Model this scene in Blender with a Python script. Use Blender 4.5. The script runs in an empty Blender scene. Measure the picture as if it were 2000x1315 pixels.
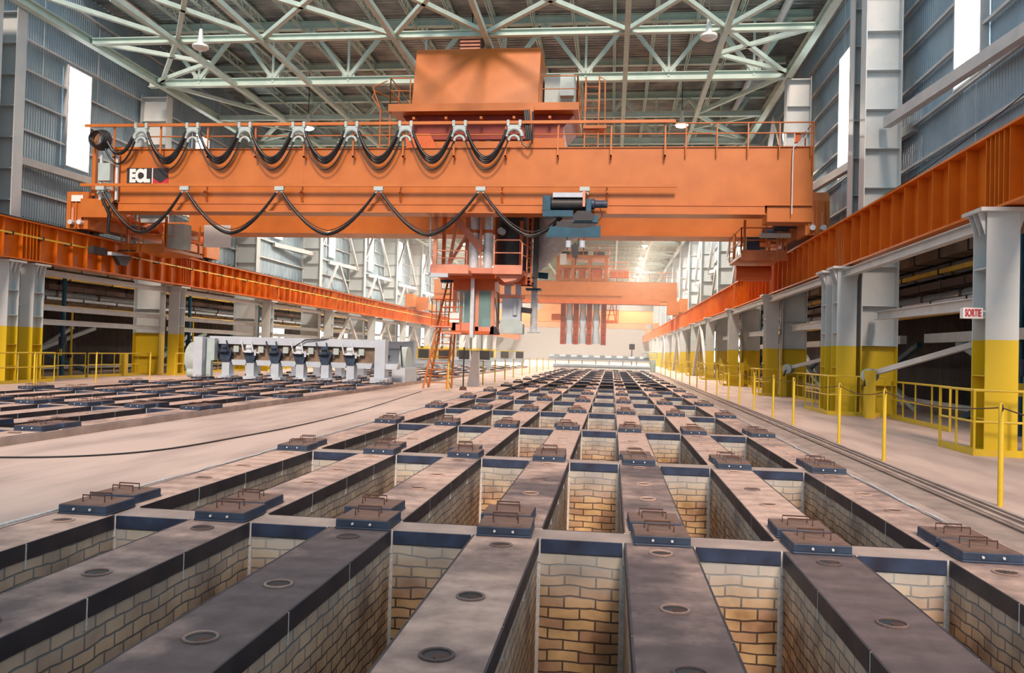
import bpy, math, random
from mathutils import Vector, Matrix
random.seed(7)
S = bpy.context.scene
COL = S.collection
PI = math.pi

# ---------------------------------------------------------------- camera
F_PX = 1589.7
YAW, PITCH, ROLL = 0.12223, 0.018829, 0.026681
cam_d = bpy.data.cameras.new('camera'); cam = bpy.data.objects.new('camera', cam_d); COL.objects.link(cam)
fw = Vector((-math.sin(YAW)*math.cos(PITCH), math.cos(YAW)*math.cos(PITCH), math.sin(PITCH)))
r0 = Vector((math.cos(YAW), math.sin(YAW), 0)); u0 = r0.cross(fw)
rr = r0*math.cos(ROLL)+u0*math.sin(ROLL); uu = -r0*math.sin(ROLL)+u0*math.cos(ROLL)
cam.matrix_world = Matrix(((rr.x, uu.x, -fw.x, 0), (rr.y, uu.y, -fw.y, 0), (rr.z, uu.z, -fw.z, 1.606), (0, 0, 0, 1)))
cam_d.sensor_width = 36; cam_d.lens = F_PX*36/2000; cam_d.clip_start = 0.1; cam_d.clip_end = 600
S.camera = cam

# ---------------------------------------------------------------- light
S.view_settings.view_transform = 'Standard'; S.view_settings.look = 'None'
S.view_settings.gamma = 1; S.view_settings.use_curve_mapping = False
S.view_settings.exposure = 0.5
w = bpy.data.worlds.new('sky'); S.world = w; w.use_nodes = True
bg = w.node_tree.nodes['Background']; bg.inputs[0].default_value = (0.78, 0.90, 1.0, 1); bg.inputs[1].default_value = 0.68
sun_d = bpy.data.lights.new('sun', 'SUN'); sun_d.energy = 2.7; sun_d.angle = 0.22; sun_d.color = (1.0, 0.76, 0.62)
sun = bpy.data.objects.new('sun', sun_d); COL.objects.link(sun)
sun.rotation_euler = Vector((-0.09, 0.79, -0.55)).to_track_quat('-Z', 'Y').to_euler()
S.cycles.max_bounces = 6; S.cycles.diffuse_bounces = 4; S.cycles.glossy_bounces = 2
S.cycles.transmission_bounces = 3; S.cycles.transparent_max_bounces = 4
S.cycles.sample_clamp_indirect = 6
S.cycles.use_denoising = True
S.cycles.caustics_reflective = False; S.cycles.caustics_refractive = False

# ---------------------------------------------------------------- materials
def nd(nt, t, **k):
    n = nt.nodes.new(t)
    for a, b in k.items(): setattr(n, a, b)
    return n
MATS = {}
def pm(name, c1, c2=None, scale=3.0, rough=0.6, metal=0.0, bump=0.0, bscale=None, split=None, split_c=None, emit=0, detail=4, lo=0.35, hi=0.65, vary=None, soot_shade=None, stretch=None):
    m = bpy.data.materials.new(name); m.use_nodes = True; nt = m.node_tree; b = nt.nodes['Principled BSDF']
    b.inputs['Roughness'].default_value = rough; b.inputs['Metallic'].default_value = metal
    c2 = c2 or tuple(x*0.85 for x in c1)
    tc = nd(nt, 'ShaderNodeTexCoord')
    no = nd(nt, 'ShaderNodeTexNoise'); no.inputs['Scale'].default_value = scale; no.inputs['Detail'].default_value = detail
    nt.links.new(tc.outputs['Object'], no.inputs['Vector'])
    if stretch:
        mp = nd(nt, 'ShaderNodeMapping'); mp.inputs['Scale'].default_value = stretch
        nt.links.new(tc.outputs['Object'], mp.inputs[0]); nt.links.new(mp.outputs[0], no.inputs['Vector'])
    cr = nd(nt, 'ShaderNodeValToRGB'); cr.color_ramp.elements[0].position = lo; cr.color_ramp.elements[1].position = hi
    cr.color_ramp.elements[0].color = (*c2, 1); cr.color_ramp.elements[1].color = (*c1, 1)
    nt.links.new(no.outputs['Fac'], cr.inputs['Fac'])
    out = cr.outputs['Color']
    if soot_shade:
        # soot spilled in broad ragged patches, different on every piece, painted foreground shade, and faint cross lines of the casting
        oi = nd(nt, 'ShaderNodeObjectInfo'); va = nd(nt, 'ShaderNodeVectorMath', operation='ADD'); sc = nd(nt, 'ShaderNodeVectorMath', operation='SCALE')
        nt.links.new(oi.outputs['Location'], sc.inputs[0]); sc.inputs['Scale'].default_value = 1.37
        nt.links.new(tc.outputs['Object'], va.inputs[0]); nt.links.new(sc.outputs[0], va.inputs[1])
        n3 = nd(nt, 'ShaderNodeTexNoise'); n3.inputs['Scale'].default_value = 0.55; n3.inputs['Detail'].default_value = 7; n3.inputs['Roughness'].default_value = 0.62
        nt.links.new(va.outputs[0], n3.inputs['Vector'])
        ml = nd(nt, 'ShaderNodeMath', operation='MULTIPLY_ADD'); ml.inputs[1].default_value = 0.22; nt.links.new(oi.outputs['Random'], ml.inputs[0]); nt.links.new(n3.outputs['Fac'], ml.inputs[2])
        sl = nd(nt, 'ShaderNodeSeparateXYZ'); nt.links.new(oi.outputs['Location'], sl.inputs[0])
        ny = nd(nt, 'ShaderNodeMapRange'); ny.inputs[1].default_value = 0; ny.inputs[2].default_value = 14; ny.inputs[3].default_value = 0.16; ny.inputs[4].default_value = -0.10  # darkening grows toward the camera end, painting in the foreground shade
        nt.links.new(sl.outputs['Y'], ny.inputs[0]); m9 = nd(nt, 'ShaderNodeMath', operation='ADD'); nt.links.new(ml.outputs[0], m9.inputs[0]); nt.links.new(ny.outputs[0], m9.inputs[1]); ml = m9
        r3 = nd(nt, 'ShaderNodeValToRGB'); r3.color_ramp.elements[0].position = 0.58; r3.color_ramp.elements[1].position = 0.80
        r3.color_ramp.elements[0].color = (1, 1, 1, 1); r3.color_ramp.elements[1].color = (*soot_shade, 1)
        nt.links.new(ml.outputs[0], r3.inputs[0])
        wv = nd(nt, 'ShaderNodeTexWave', bands_direction='Y'); wv.inputs['Scale'].default_value = 0.9; wv.inputs['Distortion'].default_value = 1.5; wv.inputs['Detail'].default_value = 3
        nt.links.new(tc.outputs['Object'], wv.inputs['Vector'])
        rw = nd(nt, 'ShaderNodeMapRange'); rw.inputs[3].default_value = 0.86; rw.inputs[4].default_value = 1.04; nt.links.new(wv.outputs['Fac'], rw.inputs[0])
        x1 = nd(nt, 'ShaderNodeMix', data_type='RGBA', blend_type='MULTIPLY'); x1.inputs[0].default_value = 1
        nt.links.new(out, x1.inputs[6]); nt.links.new(r3.outputs[0], x1.inputs[7])
        x2 = nd(nt, 'ShaderNodeVectorMath', operation='SCALE'); nt.links.new(x1.outputs[2], x2.inputs[0]); nt.links.new(rw.outputs[0], x2.inputs['Scale'])
        out = x2.outputs[0]
    if split is not None:
        sx = nd(nt, 'ShaderNodeSeparateXYZ'); nt.links.new(tc.outputs['Object'], sx.inputs[0])
        gt = nd(nt, 'ShaderNodeMath', operation='LESS_THAN'); gt.inputs[1].default_value = split
        nt.links.new(sx.outputs['Z'], gt.inputs[0])
        mx = nd(nt, 'ShaderNodeMix', data_type='RGBA'); nt.links.new(gt.outputs[0], mx.inputs[0])
        nt.links.new(out, mx.inputs[6]); mx.inputs[7].default_value = (*split_c, 1)
        out = mx.outputs[2]
    nt.links.new(out, b.inputs['Base Color'])
    if bump:
        n2 = nd(nt, 'ShaderNodeTexNoise'); n2.inputs['Scale'].default_value = bscale or scale*6; n2.inputs['Detail'].default_value = 3
        nt.links.new(tc.outputs['Object'], n2.inputs['Vector'])
        bp = nd(nt, 'ShaderNodeBump'); bp.inputs['Strength'].default_value = bump; bp.inputs['Distance'].default_value = 0.02
        nt.links.new(n2.outputs['Fac'], bp.inputs['Height']); nt.links.new(bp.outputs['Normal'], b.inputs['Normal'])
    if emit:
        b.inputs['Emission Color'].default_value = (*c1, 1); b.inputs['Emission Strength'].default_value = emit
    MATS[name] = m
    return m

YEL = (0.66, 0.47, 0.015)
steel = pm('painted_steel', (0.54, 0.68, 0.61), (0.46, 0.60, 0.54), 2.0, 0.5)
column_paint = pm('column_paint', (0.58, 0.61, 0.60), (0.50, 0.56, 0.57), 1.5, 0.45, split=2.05, split_c=YEL)
yellow = pm('yellow_paint', YEL, (0.62, 0.42, 0.03), 4, 0.45)
orange = pm('crane_orange', (0.54, 0.17, 0.035), (0.47, 0.14, 0.028), 1.2, 0.33)
runway_orange = pm('runway_orange', (0.68, 0.16, 0.005), (0.58, 0.125, 0.005), 1.5, 0.42)
red_orange = pm('shadow_orange', (0.62, 0.13, 0.02), (0.52, 0.10, 0.02), 1.5, 0.5)
pink_steel = pm('faded_orange_steel', (0.70, 0.30, 0.20), (0.62, 0.24, 0.15), 2, 0.5)
wall_sheet = pm('wall_sheet', (0.33, 0.43, 0.49), (0.26, 0.36, 0.43), 1.0, 0.4, 0.1)
girt_paint = pm('girt_paint', (0.60, 0.60, 0.58), (0.50, 0.52, 0.52), 2, 0.5)
deck_sheet = pm('roof_deck_sheet', (0.42, 0.44, 0.42), (0.17, 0.20, 0.20), 0.8, 0.35, 0.3)
dark = pm('dark_steel', (0.03, 0.03, 0.035), (0.02, 0.02, 0.022), 5, 0.5)
black_cable = pm('black_rubber', (0.018, 0.018, 0.02), (0.012, 0.012, 0.014), 8, 0.35)
blue = pm('blue_paint', (0.008, 0.085, 0.145), (0.006, 0.06, 0.10), 3, 0.4)
navy = pm('navy_plate', (0.035, 0.065, 0.12), (0.02, 0.035, 0.065), 6, 0.5)
white_paint = pm('white_machine_paint', (0.52, 0.60, 0.68), (0.45, 0.53, 0.61), 2, 0.4)
grey_box = pm('grey_cabinet', (0.45, 0.55, 0.55), (0.38, 0.48, 0.48), 3, 0.45)
galv = pm('galvanised_pipe', (0.72, 0.80, 0.86), (0.58, 0.66, 0.72), 5, 0.28, 0.1)
duct = pm('duct_steel', (0.33, 0.24, 0.16), (0.20, 0.15, 0.11), 2, 0.45, 0.4)
teal = pm('teal_panel', (0.06, 0.28, 0.28), (0.04, 0.2, 0.22), 3, 0.4)
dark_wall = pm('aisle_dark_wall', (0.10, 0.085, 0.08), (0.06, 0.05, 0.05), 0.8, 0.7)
bright = pm('daylight_panel', (0.93, 0.98, 1.0), (0.9, 0.95, 1.0), 1, 0.5, emit=4.0)
lamp_glow = pm('lamp_glow', (1.0, 0.80, 0.52), (1, 0.8, 0.5), 1, 0.5, emit=25)
lamp_off = pm('lamp_reflector', (0.8, 0.83, 0.8), (0.7, 0.75, 0.72), 3, 0.4)
red_paint = pm('red_paint', (0.55, 0.02, 0.04), (0.5, 0.02, 0.03), 4, 0.5)
white_sign = pm('white_sign', (0.85, 0.85, 0.82), (0.8, 0.8, 0.78), 4, 0.5)
rust = pm('rusty_rod', (0.10, 0.045, 0.03), (0.06, 0.03, 0.02), 9, 0.8)
white_fibre = pm('white_fibre', (0.66, 0.68, 0.68), (0.5, 0.52, 0.52), 30, 0.9)
flue_top = pm('flue_castable', (0.68, 0.47, 0.375), (0.47, 0.315, 0.25), 7.0, 0.85, bump=0.4, bscale=90, detail=10, lo=0.3, hi=0.7, soot_shade=(0.24, 0.25, 0.30))
head_top = pm('headwall_castable', (0.46, 0.355, 0.30), (0.33, 0.25, 0.215), 2.2, 0.9, bump=0.3, bscale=60, detail=8)
concrete = pm('floor_concrete', (0.58, 0.435, 0.365), (0.38, 0.275, 0.235), 0.9, 0.8, bump=0.15, bscale=40, detail=11, lo=0.28, hi=0.56, stretch=(1.6, 0.35, 1))
gravel = pm('gravel_channel', (0.38, 0.29, 0.24), (0.26, 0.20, 0.17), 3.0, 0.95, bump=0.5, bscale=70, detail=8)
band_dark = pm('flue_band_steel', (0.055, 0.04, 0.045), (0.025, 0.022, 0.03), 3, 0.6)
band_blue = pm('headwall_band_steel', (0.035, 0.06, 0.12), (0.02, 0.025, 0.05), 4, 0.5)
plate_brown = pm('lid_plate', (0.22, 0.125, 0.09), (0.13, 0.075, 0.055), 5, 0.75, bump=0.2, bscale=60)
glass = bpy.data.materials.new('cab_glass'); glass.use_nodes = True
_b = glass.node_tree.nodes['Principled BSDF']; _b.inputs['Base Color'].default_value = (0.35, 0.6, 0.6, 1); _b.inputs['Roughness'].default_value = 0.05
_b.inputs['Alpha'].default_value = 0.35

def brick(name, axis):
    m = bpy.data.materials.new(name); m.use_nodes = True; nt = m.node_tree; b = nt.nodes['Principled BSDF']
    b.inputs['Roughness'].default_value = 0.9
    tc = nd(nt, 'ShaderNodeTexCoord'); sp = nd(nt, 'ShaderNodeSeparateXYZ'); cb = nd(nt, 'ShaderNodeCombineXYZ')
    nt.links.new(tc.outputs['Object'], sp.inputs[0])
    # a little wander so that courses are not ruled lines
    wn = nd(nt, 'ShaderNodeTexNoise'); wn.inputs['Scale'].default_value = 2.8
    nt.links.new(tc.outputs['Object'], wn.inputs['Vector'])
    wa = nd(nt, 'ShaderNodeMath', operation='MULTIPLY_ADD'); wa.inputs[1].default_value = 0.075
    nt.links.new(wn.outputs['Fac'], wa.inputs[0]); nt.links.new(sp.outputs['Z'], wa.inputs[2])
    nt.links.new(sp.outputs[axis], cb.inputs['X']); nt.links.new(wa.outputs[0], cb.inputs['Y'])
    br = nd(nt, 'ShaderNodeTexBrick'); br.offset = 0.5
    br.inputs['Scale'].default_value = 1.0; br.inputs['Brick Width'].default_value = 0.21 if axis == 'Y' else 0.27; br.inputs['Row Height'].default_value = 0.092
    br.inputs['Mortar Size'].default_value = 0.009; br.inputs['Mortar Smooth'].default_value = 0.4; br.inputs['Bias'].default_value = -0.1
    br.inputs['Color1'].default_value = (0.70, 0.50, 0.30, 1) if axis == 'Y' else (0.68, 0.52, 0.28, 1); br.inputs['Color2'].default_value = (0.46, 0.31, 0.22, 1)
    br.inputs['Mortar'].default_value = (0.10, 0.075, 0.065, 1)
    nt.links.new(cb.outputs[0], br.inputs['Vector'])
    # stains
    ns = nd(nt, 'ShaderNodeTexNoise'); ns.inputs['Scale'].default_value = 2.5; ns.inputs['Detail'].default_value = 6
    nt.links.new(tc.outputs['Object'], ns.inputs['Vector'])
    rp = nd(nt, 'ShaderNodeValToRGB'); rp.color_ramp.elements[0].position = 0.3; rp.color_ramp.elements[1].position = 0.7
    rp.color_ramp.elements[0].color = (0.42, 0.33, 0.28, 1); rp.color_ramp.elements[1].color = (1.2, 1.12, 1.05, 1)
    nt.links.new(ns.outputs['Fac'], rp.inputs[0])
    mu = nd(nt, 'ShaderNodeMix', data_type='RGBA', blend_type='MULTIPLY'); mu.inputs[0].default_value = 1
    nt.links.new(br.outputs['Color'], mu.inputs[6]); nt.links.new(rp.outputs[0], mu.inputs[7])
    # pale mortar wash smeared over the top courses, with a ragged lower edge
    ad = nd(nt, 'ShaderNodeMath', operation='MULTIPLY_ADD'); ad.inputs[1].default_value = 0.32
    nt.links.new(ns.outputs['Fac'], ad.inputs[0]); nt.links.new(sp.outputs['Z'], ad.inputs[2])
    mr = nd(nt, 'ShaderNodeMapRange'); mr.inputs[1].default_value = -0.42; mr.inputs[2].default_value = 0.10
    mr.inputs[3].default_value = 0; mr.inputs[4].default_value = 0.42 if axis == 'Y' else 0.8
    nt.links.new(ad.outputs[0], mr.inputs[0])
    m2 = nd(nt, 'ShaderNodeMix', data_type='RGBA'); nt.links.new(mr.outputs[0], m2.inputs[0])
    nt.links.new(mu.outputs[2], m2.inputs[6]); m2.inputs[7].default_value = (0.46, 0.53, 0.55, 1)
    nt.links.new(m2.outputs[2], b.inputs['Base Color'])
    bp = nd(nt, 'ShaderNodeBump'); bp.inputs['Strength'].default_value = 0.6; bp.inputs['Distance'].default_value = 0.01; bp.invert = True
    nt.links.new(br.outputs['Fac'], bp.inputs['Height']); nt.links.new(bp.outputs['Normal'], b.inputs['Normal'])
    return m
brick_side = brick('firebrick_side', 'Y')
brick_head = brick('firebrick_head', 'X')

# ---------------------------------------------------------------- mesh helpers
ORG = {}; KIDS = {}
class MB:
    def __init__(s): s.v = []; s.f = []; s.mi = []
    def box(s, x0, x1, y0, y1, z0, z1, mi=0):
        n = len(s.v)
        s.v += [(x0,y0,z0),(x1,y0,z0),(x1,y1,z0),(x0,y1,z0),(x0,y0,z1),(x1,y0,z1),(x1,y1,z1),(x0,y1,z1)]
        q = [(0,3,2,1),(4,5,6,7),(0,1,5,4),(1,2,6,5),(2,3,7,6),(3,0,4,7)]
        s.f += [tuple(n+i for i in f) for f in q]; s.mi += [mi]*6; return s
    def boxm(s, x0, x1, y0, y1, z0, z1, bot, top, ys, xs):
        s.box(x0, x1, y0, y1, z0, z1); s.mi[-6:] = [bot, top, ys, xs, ys, xs]; return s
    def bar(s, p, q, w, h=None, up=(0,0,1)):
        h = h or w; p = Vector(p); q = Vector(q); d = (q-p).normalized(); u = Vector(up)
        if abs(d.dot(u)) > 0.98: u = Vector((0,1,0))
        r = d.cross(u).normalized()*w/2; u = r.cross(d).normalized()*h/2
        n = len(s.v)
        s.v += [tuple(a+b) for a in (p,q) for b in (-r-u, r-u, r+u, -r+u)]
        s.f += [tuple(n+i for i in f) for f in [(3,2,1,0),(4,5,6,7),(0,1,5,4),(1,2,6,5),(2,3,7,6),(3,0,4,7)]]; s.mi += [0]*6
        return s
    def ibeam(s, p, q, H, W, t=0.02, up=(0,0,1)):
        p = Vector(p); q = Vector(q); d = (q-p).normalized(); u = Vector(up)
        r = d.cross(u).normalized(); u = r.cross(d).normalized()
        o = u*(H/2-t/2)
        s.bar(p+o, q+o, W, t, up); s.bar(p-o, q-o, W, t, up); s.bar(p, q, t, H-2*t, up); return s
    def tube(s, pts, r, n=8, closed=False, cap=True):
        pts = [Vector(p) for p in pts]; N = len(pts); base = len(s.v); prev = None
        for i, p in enumerate(pts):
            if closed: d = pts[(i+1) % N]-pts[i-1]
            else: d = pts[min(i+1, N-1)]-pts[max(i-1, 0)]
            d.normalize()
            a = prev if prev is not None else (Vector((0,0,1)) if abs(d.z) < 0.9 else Vector((1,0,0)))
            a = (a-d*a.dot(d)).normalized(); prev = a; b = d.cross(a)
            rad = r[i] if isinstance(r, (list, tuple)) else r
            for k in range(n):
                t = 2*PI*k/n; s.v.append(tuple(p+a*math.cos(t)*rad+b*math.sin(t)*rad))
        for i in range(N if closed else N-1):
            j = (i+1) % N
            for k in range(n):
                l = (k+1) % n; s.f.append((base+i*n+k, base+i*n+l, base+j*n+l, base+j*n+k)); s.mi.append(0)
        if cap and not closed:
            s.f.append(tuple(base+k for k in range(n))[::-1]); s.mi.append(0)
            s.f.append(tuple(base+(N-1)*n+k for k in range(n))); s.mi.append(0)
        return s
    def prism(s, poly, a0, a1, ax='y'):
        n = len(s.v); m = len(poly)
        def P(u, v, a): return {'y': (u, a, v), 'x': (a, u, v), 'z': (u, v, a)}[ax]
        s.v += [P(u, v, a0) for u, v in poly]+[P(u, v, a1) for u, v in poly]
        s.f.append(tuple(n+i for i in range(m))); s.f.append(tuple(n+m+i for i in range(m))[::-1])
        s.f += [(n+i, n+m+i, n+m+(i+1) % m, n+(i+1) % m) for i in range(m)]; s.mi += [0]*(m+2); return s
    def build(s, name, mats, parent=None, smooth=False, bevel=0):
        me = bpy.data.meshes.new(name); o0 = ORG.get(parent.name, Vector((0,0,0))) if parent else Vector((0,0,0))
        me.from_pydata([tuple(Vector(v)-o0) for v in s.v], [], s.f)
        if not isinstance(mats, (list, tuple)): mats = [mats]
        for m in mats: me.materials.append(m)
        if len(mats) > 1: me.polygons.foreach_set('material_index', s.mi)
        if smooth: me.polygons.foreach_set('use_smooth', [True]*len(me.polygons))
        me.validate(); me.update()
        o = bpy.data.objects.new(name, me); COL.objects.link(o)
        import bmesh
        bm = bmesh.new(); bm.from_mesh(me); bmesh.ops.recalc_face_normals(bm, faces=bm.faces); bm.to_mesh(me); bm.free()
        if parent:
            o.parent = parent; ORG[o.name] = o0; KIDS.setdefault(parent.name, []).append(o)
        if bevel:
            b = o.modifiers.new('bevel', 'BEVEL'); b.width = bevel; b.segments = 2
        if smooth:
            e = o.modifiers.new('split', 'EDGE_SPLIT'); e.split_angle = 0.9
        return o
def tag(o, label, cat, group=None, kind=None):
    if label: o['label'] = label
    if cat: o['category'] = cat
    if group: o['group'] = group
    if kind: o['kind'] = kind
    return o
def thing(name, label, cat, loc=(0,0,0), group=None, kind=None):
    o = bpy.data.objects.new(name, None); COL.objects.link(o); o.location = loc; o.empty_display_size = 0.2
    ORG[o.name] = Vector(loc); return tag(o, label, cat, group, kind)
def copy_tree(o, parent=None, loc=None, label=None):
    c = o.copy(); COL.objects.link(c)
    if parent: c.parent = parent; KIDS.setdefault(parent.name, []).append(c)
    if loc is not None: c.location = loc
    if label: c['label'] = label
    for ch in list(KIDS.get(o.name, [])): copy_tree(ch, c)
    return c
def struct(mb, name, mat, **k):
    o = mb.build(name, mat, **k); o['kind'] = 'structure'; return o
ORD = ['first','second','third','fourth','fifth','sixth','seventh','eighth','ninth','tenth','eleventh','twelfth','thirteenth','fourteenth','fifteenth','sixteenth','seventeenth','eighteenth','nineteenth','twentieth']
def circle(c, r, n=16, ax='z', a0=0, a1=2*PI):
    full = abs(a1-a0-2*PI) < 1e-6; m = n if full else n+1
    out = []
    for k in range(m):
        t = a0+(a1-a0)*k/n; a, b = r*math.cos(t), r*math.sin(t)
        out.append({'z': (c[0]+a, c[1]+b, c[2]), 'y': (c[0]+a, c[1], c[2]+b), 'x': (c[0], c[1]+a, c[2]+b)}[ax])
    return out
def sag(p, q, drop, n=14):
    p = Vector(p); q = Vector(q)
    return [p.lerp(q, t/n)-Vector((0, 0, drop*(1-(2*t/n-1)**2))) for t in range(n+1)]

# ---------------------------------------------------------------- dimensions
RY = [7.06+5.01*k for k in range(-1, 17)]       # front faces of headwalls
PW, FWD, PITCHX = 0.755, 0.555, 1.31            # pit width, flue wall width
XF1, XF2 = -5.08, -17.39
LY = [27.4, 38.3, 49.1, 60.3, 71.5, 82.6, 93.7, 104.8, 115.9, 127, 138.1, 149.2]   # column lines, left
RYC = [15.8, 26.2, 36.9, 48.1, 59.2, 70.3, 81.4, 92.5, 103.6, 114.7, 125.8, 136.9, 148]  # column lines, right
YEND = 190

# ================================================================ structure: floor, furnaces' casing
def floor_piece(x0, x1, y0, y1, z=0.0, name='floor', mat=concrete, d=0.3):
    return struct(MB().box(x0, x1, y0, y1, z-d, z), name, mat)
XF1E = XF1+7*FWD+6*PW; XF2E = XF2+7*FWD+6*PW
Z2 = 0.13                                        # the other furnace stands a little proud of the floor
floor_piece(-30, XF2-0.05, -2, YEND); floor_piece(XF2E+0.05, XF1-0.02, -2, YEND)
floor_piece(XF1E+0.95, 16, -2, YEND); floor_piece(XF1-0.02, XF1E+0.95, 87, YEND); floor_piece(XF2-0.05, XF2E+0.05, 87, YEND)
struct(MB().box(XF1E+0.22, XF1E+0.95, -2, 87, -0.3, -0.045), 'floor_channel', gravel)
struct(MB().box(XF1E+0.0, XF1E+0.22, -2, 87, -0.3, -0.012), 'floor_kerb', head_top)
m = MB(); m.box(XF1E+0.95, XF1E+1.0, -2, 87, -0.02, 0.02); m.box(4.05, 4.11, -2, 87, 0, 0.012); m.box(4.2, 4.24, -2, 87, 0, 0.012)
struct(m, 'trim_1', head_top)
m = MB(); rnd = random.Random(4)
y = 3.0; x = XF1E+0.235
pts = []
while y < 60:
    pts.append((XF1E+0.02+rnd.uniform(-0.02, 0.03), y, 0.01)); y += 0.35
m.tube(pts, [rnd.uniform(0.004, 0.016) for _ in pts], 6)
pts = []; y = 3.0
while y < 60:
    pts.append((XF1-0.04+rnd.uniform(-0.03, 0.03), y, 0.01)); y += 0.35
m.tube(pts, [rnd.uniform(0.004, 0.016) for _ in pts], 6)
struct(m, 'trim_2', white_fibre)
m = MB(); m.box(XF1-0.1, XF1E+0.1, -3, 88, -4.4, -4.2); m.box(XF2-0.1, XF2E+0.1, -3, 88, -4.4, -4.2)
m.box(XF2E, XF2E+0.05, 1.8, 87, -4.2, Z2-0.005); m.box(XF2-0.05, XF2, 1.8, 87, -4.2, Z2-0.005)
m.box(XF1E+0.0, XF1E+0.02, -2, 87, -4.2, -0.02); m.box(XF1-0.02, XF1, -2, 87, -4.2, -0.01)
struct(m, 'floor_casing', head_top)

# ---------------------------------------------------------------- flue walls
L = 5.01-0.39
def make_flue(name, label):
    t = thing(name, label, 'flue', (0, 0, 0), 'brick flues')
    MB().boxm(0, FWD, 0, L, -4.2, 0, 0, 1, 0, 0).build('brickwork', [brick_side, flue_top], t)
    for sx in (0, 1):
        x0, x1 = ((-0.012, 0.002), (FWD-0.002, FWD+0.012))[sx]
        for a in range(4):
            y0 = a*L/4+0.012; y1 = (a+1)*L/4-0.012
            MB().box(x0, x1, y0, y1, -0.125, 0.002).build('edge_band', band_dark, t)
        for a in range(0, 5):
            y0 = min(max(a*L/4-0.010, 0), L-0.02); MB().box(x0+0.002, x1-0.002, y0, y0+0.018, -0.20, -0.003).build('expansion_joint', white_fibre, t)
    for yy in (1.79, 2.83, 4.29):               # fire ports in the top
        c = (FWD/2, yy, 0.0)
        ring = MB().tube(circle((c[0], c[1], 0.006), 0.088, 20), 0.010, 6, closed=True)
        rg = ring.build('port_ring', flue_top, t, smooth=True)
        m = MB(); n0 = len(m.v); pts = circle((c[0], c[1], 0.003), 0.084, 20); m.v += pts; m.f.append(tuple(range(20))); m.mi.append(0)
        dark_disc = m.build('port_dark_disc', dark, rg)  # flat dark disc, colour stands in for the shade down the port
        m = MB(); m.v += circle((c[0]+0.03, c[1]-0.02, 0.0065), 0.045, 12); m.f.append(tuple(range(12))); m.mi.append(0)
        m.build('port_cover', rust, rg)
    return t
flue0 = make_flue('brick_flue', '')
first = True
for furnace, (xs, zz, nrows) in enumerate(((XF1, 0.0, 16), (XF2, Z2, 15))):
    for k in range(nrows):
        for i in range(7):
            yk = RY[k]-L if furnace == 0 else RY[k]-L
            if furnace == 1: yk = RY[k]-L+5.01
            where = 'near furnace' if furnace == 0 else 'raised furnace'
            lab = f'brick flue wall with round ports, {ORD[i]} from left, {ORD[k]} row of {where}'
            loc = (xs+i*PITCHX, yk, zz)
            if first: flue0.location = loc; flue0['label'] = lab; first = False
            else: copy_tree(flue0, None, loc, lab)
# ---------------------------------------------------------------- headwalls
W7 = 7*FWD+6*PW
def make_head(label):
    t = thing('headwall', label, 'headwall', (0, 0, 0), 'cross headwalls')
    MB().boxm(0, W7, 0, 0.39, -4.2, -0.008, 0, 1, 0, 0).build('brickwork', [brick_head, head_top], t)
    for i in range(6):
        a = FWD+i*PITCHX; b = a+PW
        MB().box(a+0.03, b-0.03, -0.02, 0.004, -0.115, -0.004).build('edge_band', band_blue, t)
        MB().box(a+0.02, b-0.02, 0.386, 0.40, -0.10, -0.006).build('rear_band', band_dark, t)
        m = MB(); m.box(a, a+0.028, -0.018, 0.0, -0.20, -0.002); m.box(b-0.028, b, -0.018, 0.0, -0.20, -0.002)
        m.box(a, a+0.03, -0.008, 0, -4.2, -0.2); m.box(b-0.045, b, -0.008, 0, -4.2, -0.2)
        m.build('corner_joint', white_fibre, t)
    return t
h0 = make_head('')
first = True
for furnace, (xs, zz) in enumerate(((XF1, 0.0), (XF2, Z2))):
    for k in range(16):
        where = 'near furnace' if furnace == 0 else 'raised furnace'
        lab = f'brick headwall crossing the {where}, {ORD[k]} row away from the camera'
        loc = (xs, RY[k], zz)
        if first: h0.location = loc; h0['label'] = lab; first = False
        else: copy_tree(h0, None, loc, lab)
# ---------------------------------------------------------------- lids
def make_lid():
    t = thing('duct_lid', '', 'lid', (0, 0, 0), 'steel duct lids')
    MB().box(-0.235, 0.235, 0, 0.47, 0.02, 0.085).boxm(-0.24, 0.24, -0.006, 0.476, 0.0, 0.0205, 0, 0, 0, 0).build('plate_body', navy, t, bevel=0.006)
    MB().box(-0.228, 0.228, 0.008, 0.462, 0.085, 0.089).build('top_plate', plate_brown, t)
    for yy, x0 in ((0.17, -0.11), (0.31, -0.13)):
        MB().tube([(x0, yy, 0.08), (x0, yy, 0.15), (x0+0.22, yy, 0.15), (x0+0.22, yy, 0.08)], 0.007, 6).build('handle', rust, t)
    for bx in (-0.08, 0.08):
        MB().tube([(bx, -0.012, 0.05), (bx, 0.0, 0.05)], 0.012, 6).build('bolt', galv, t)
    return t
lid0 = make_lid(); first = True
far_lids = [MB(), MB()]
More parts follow.
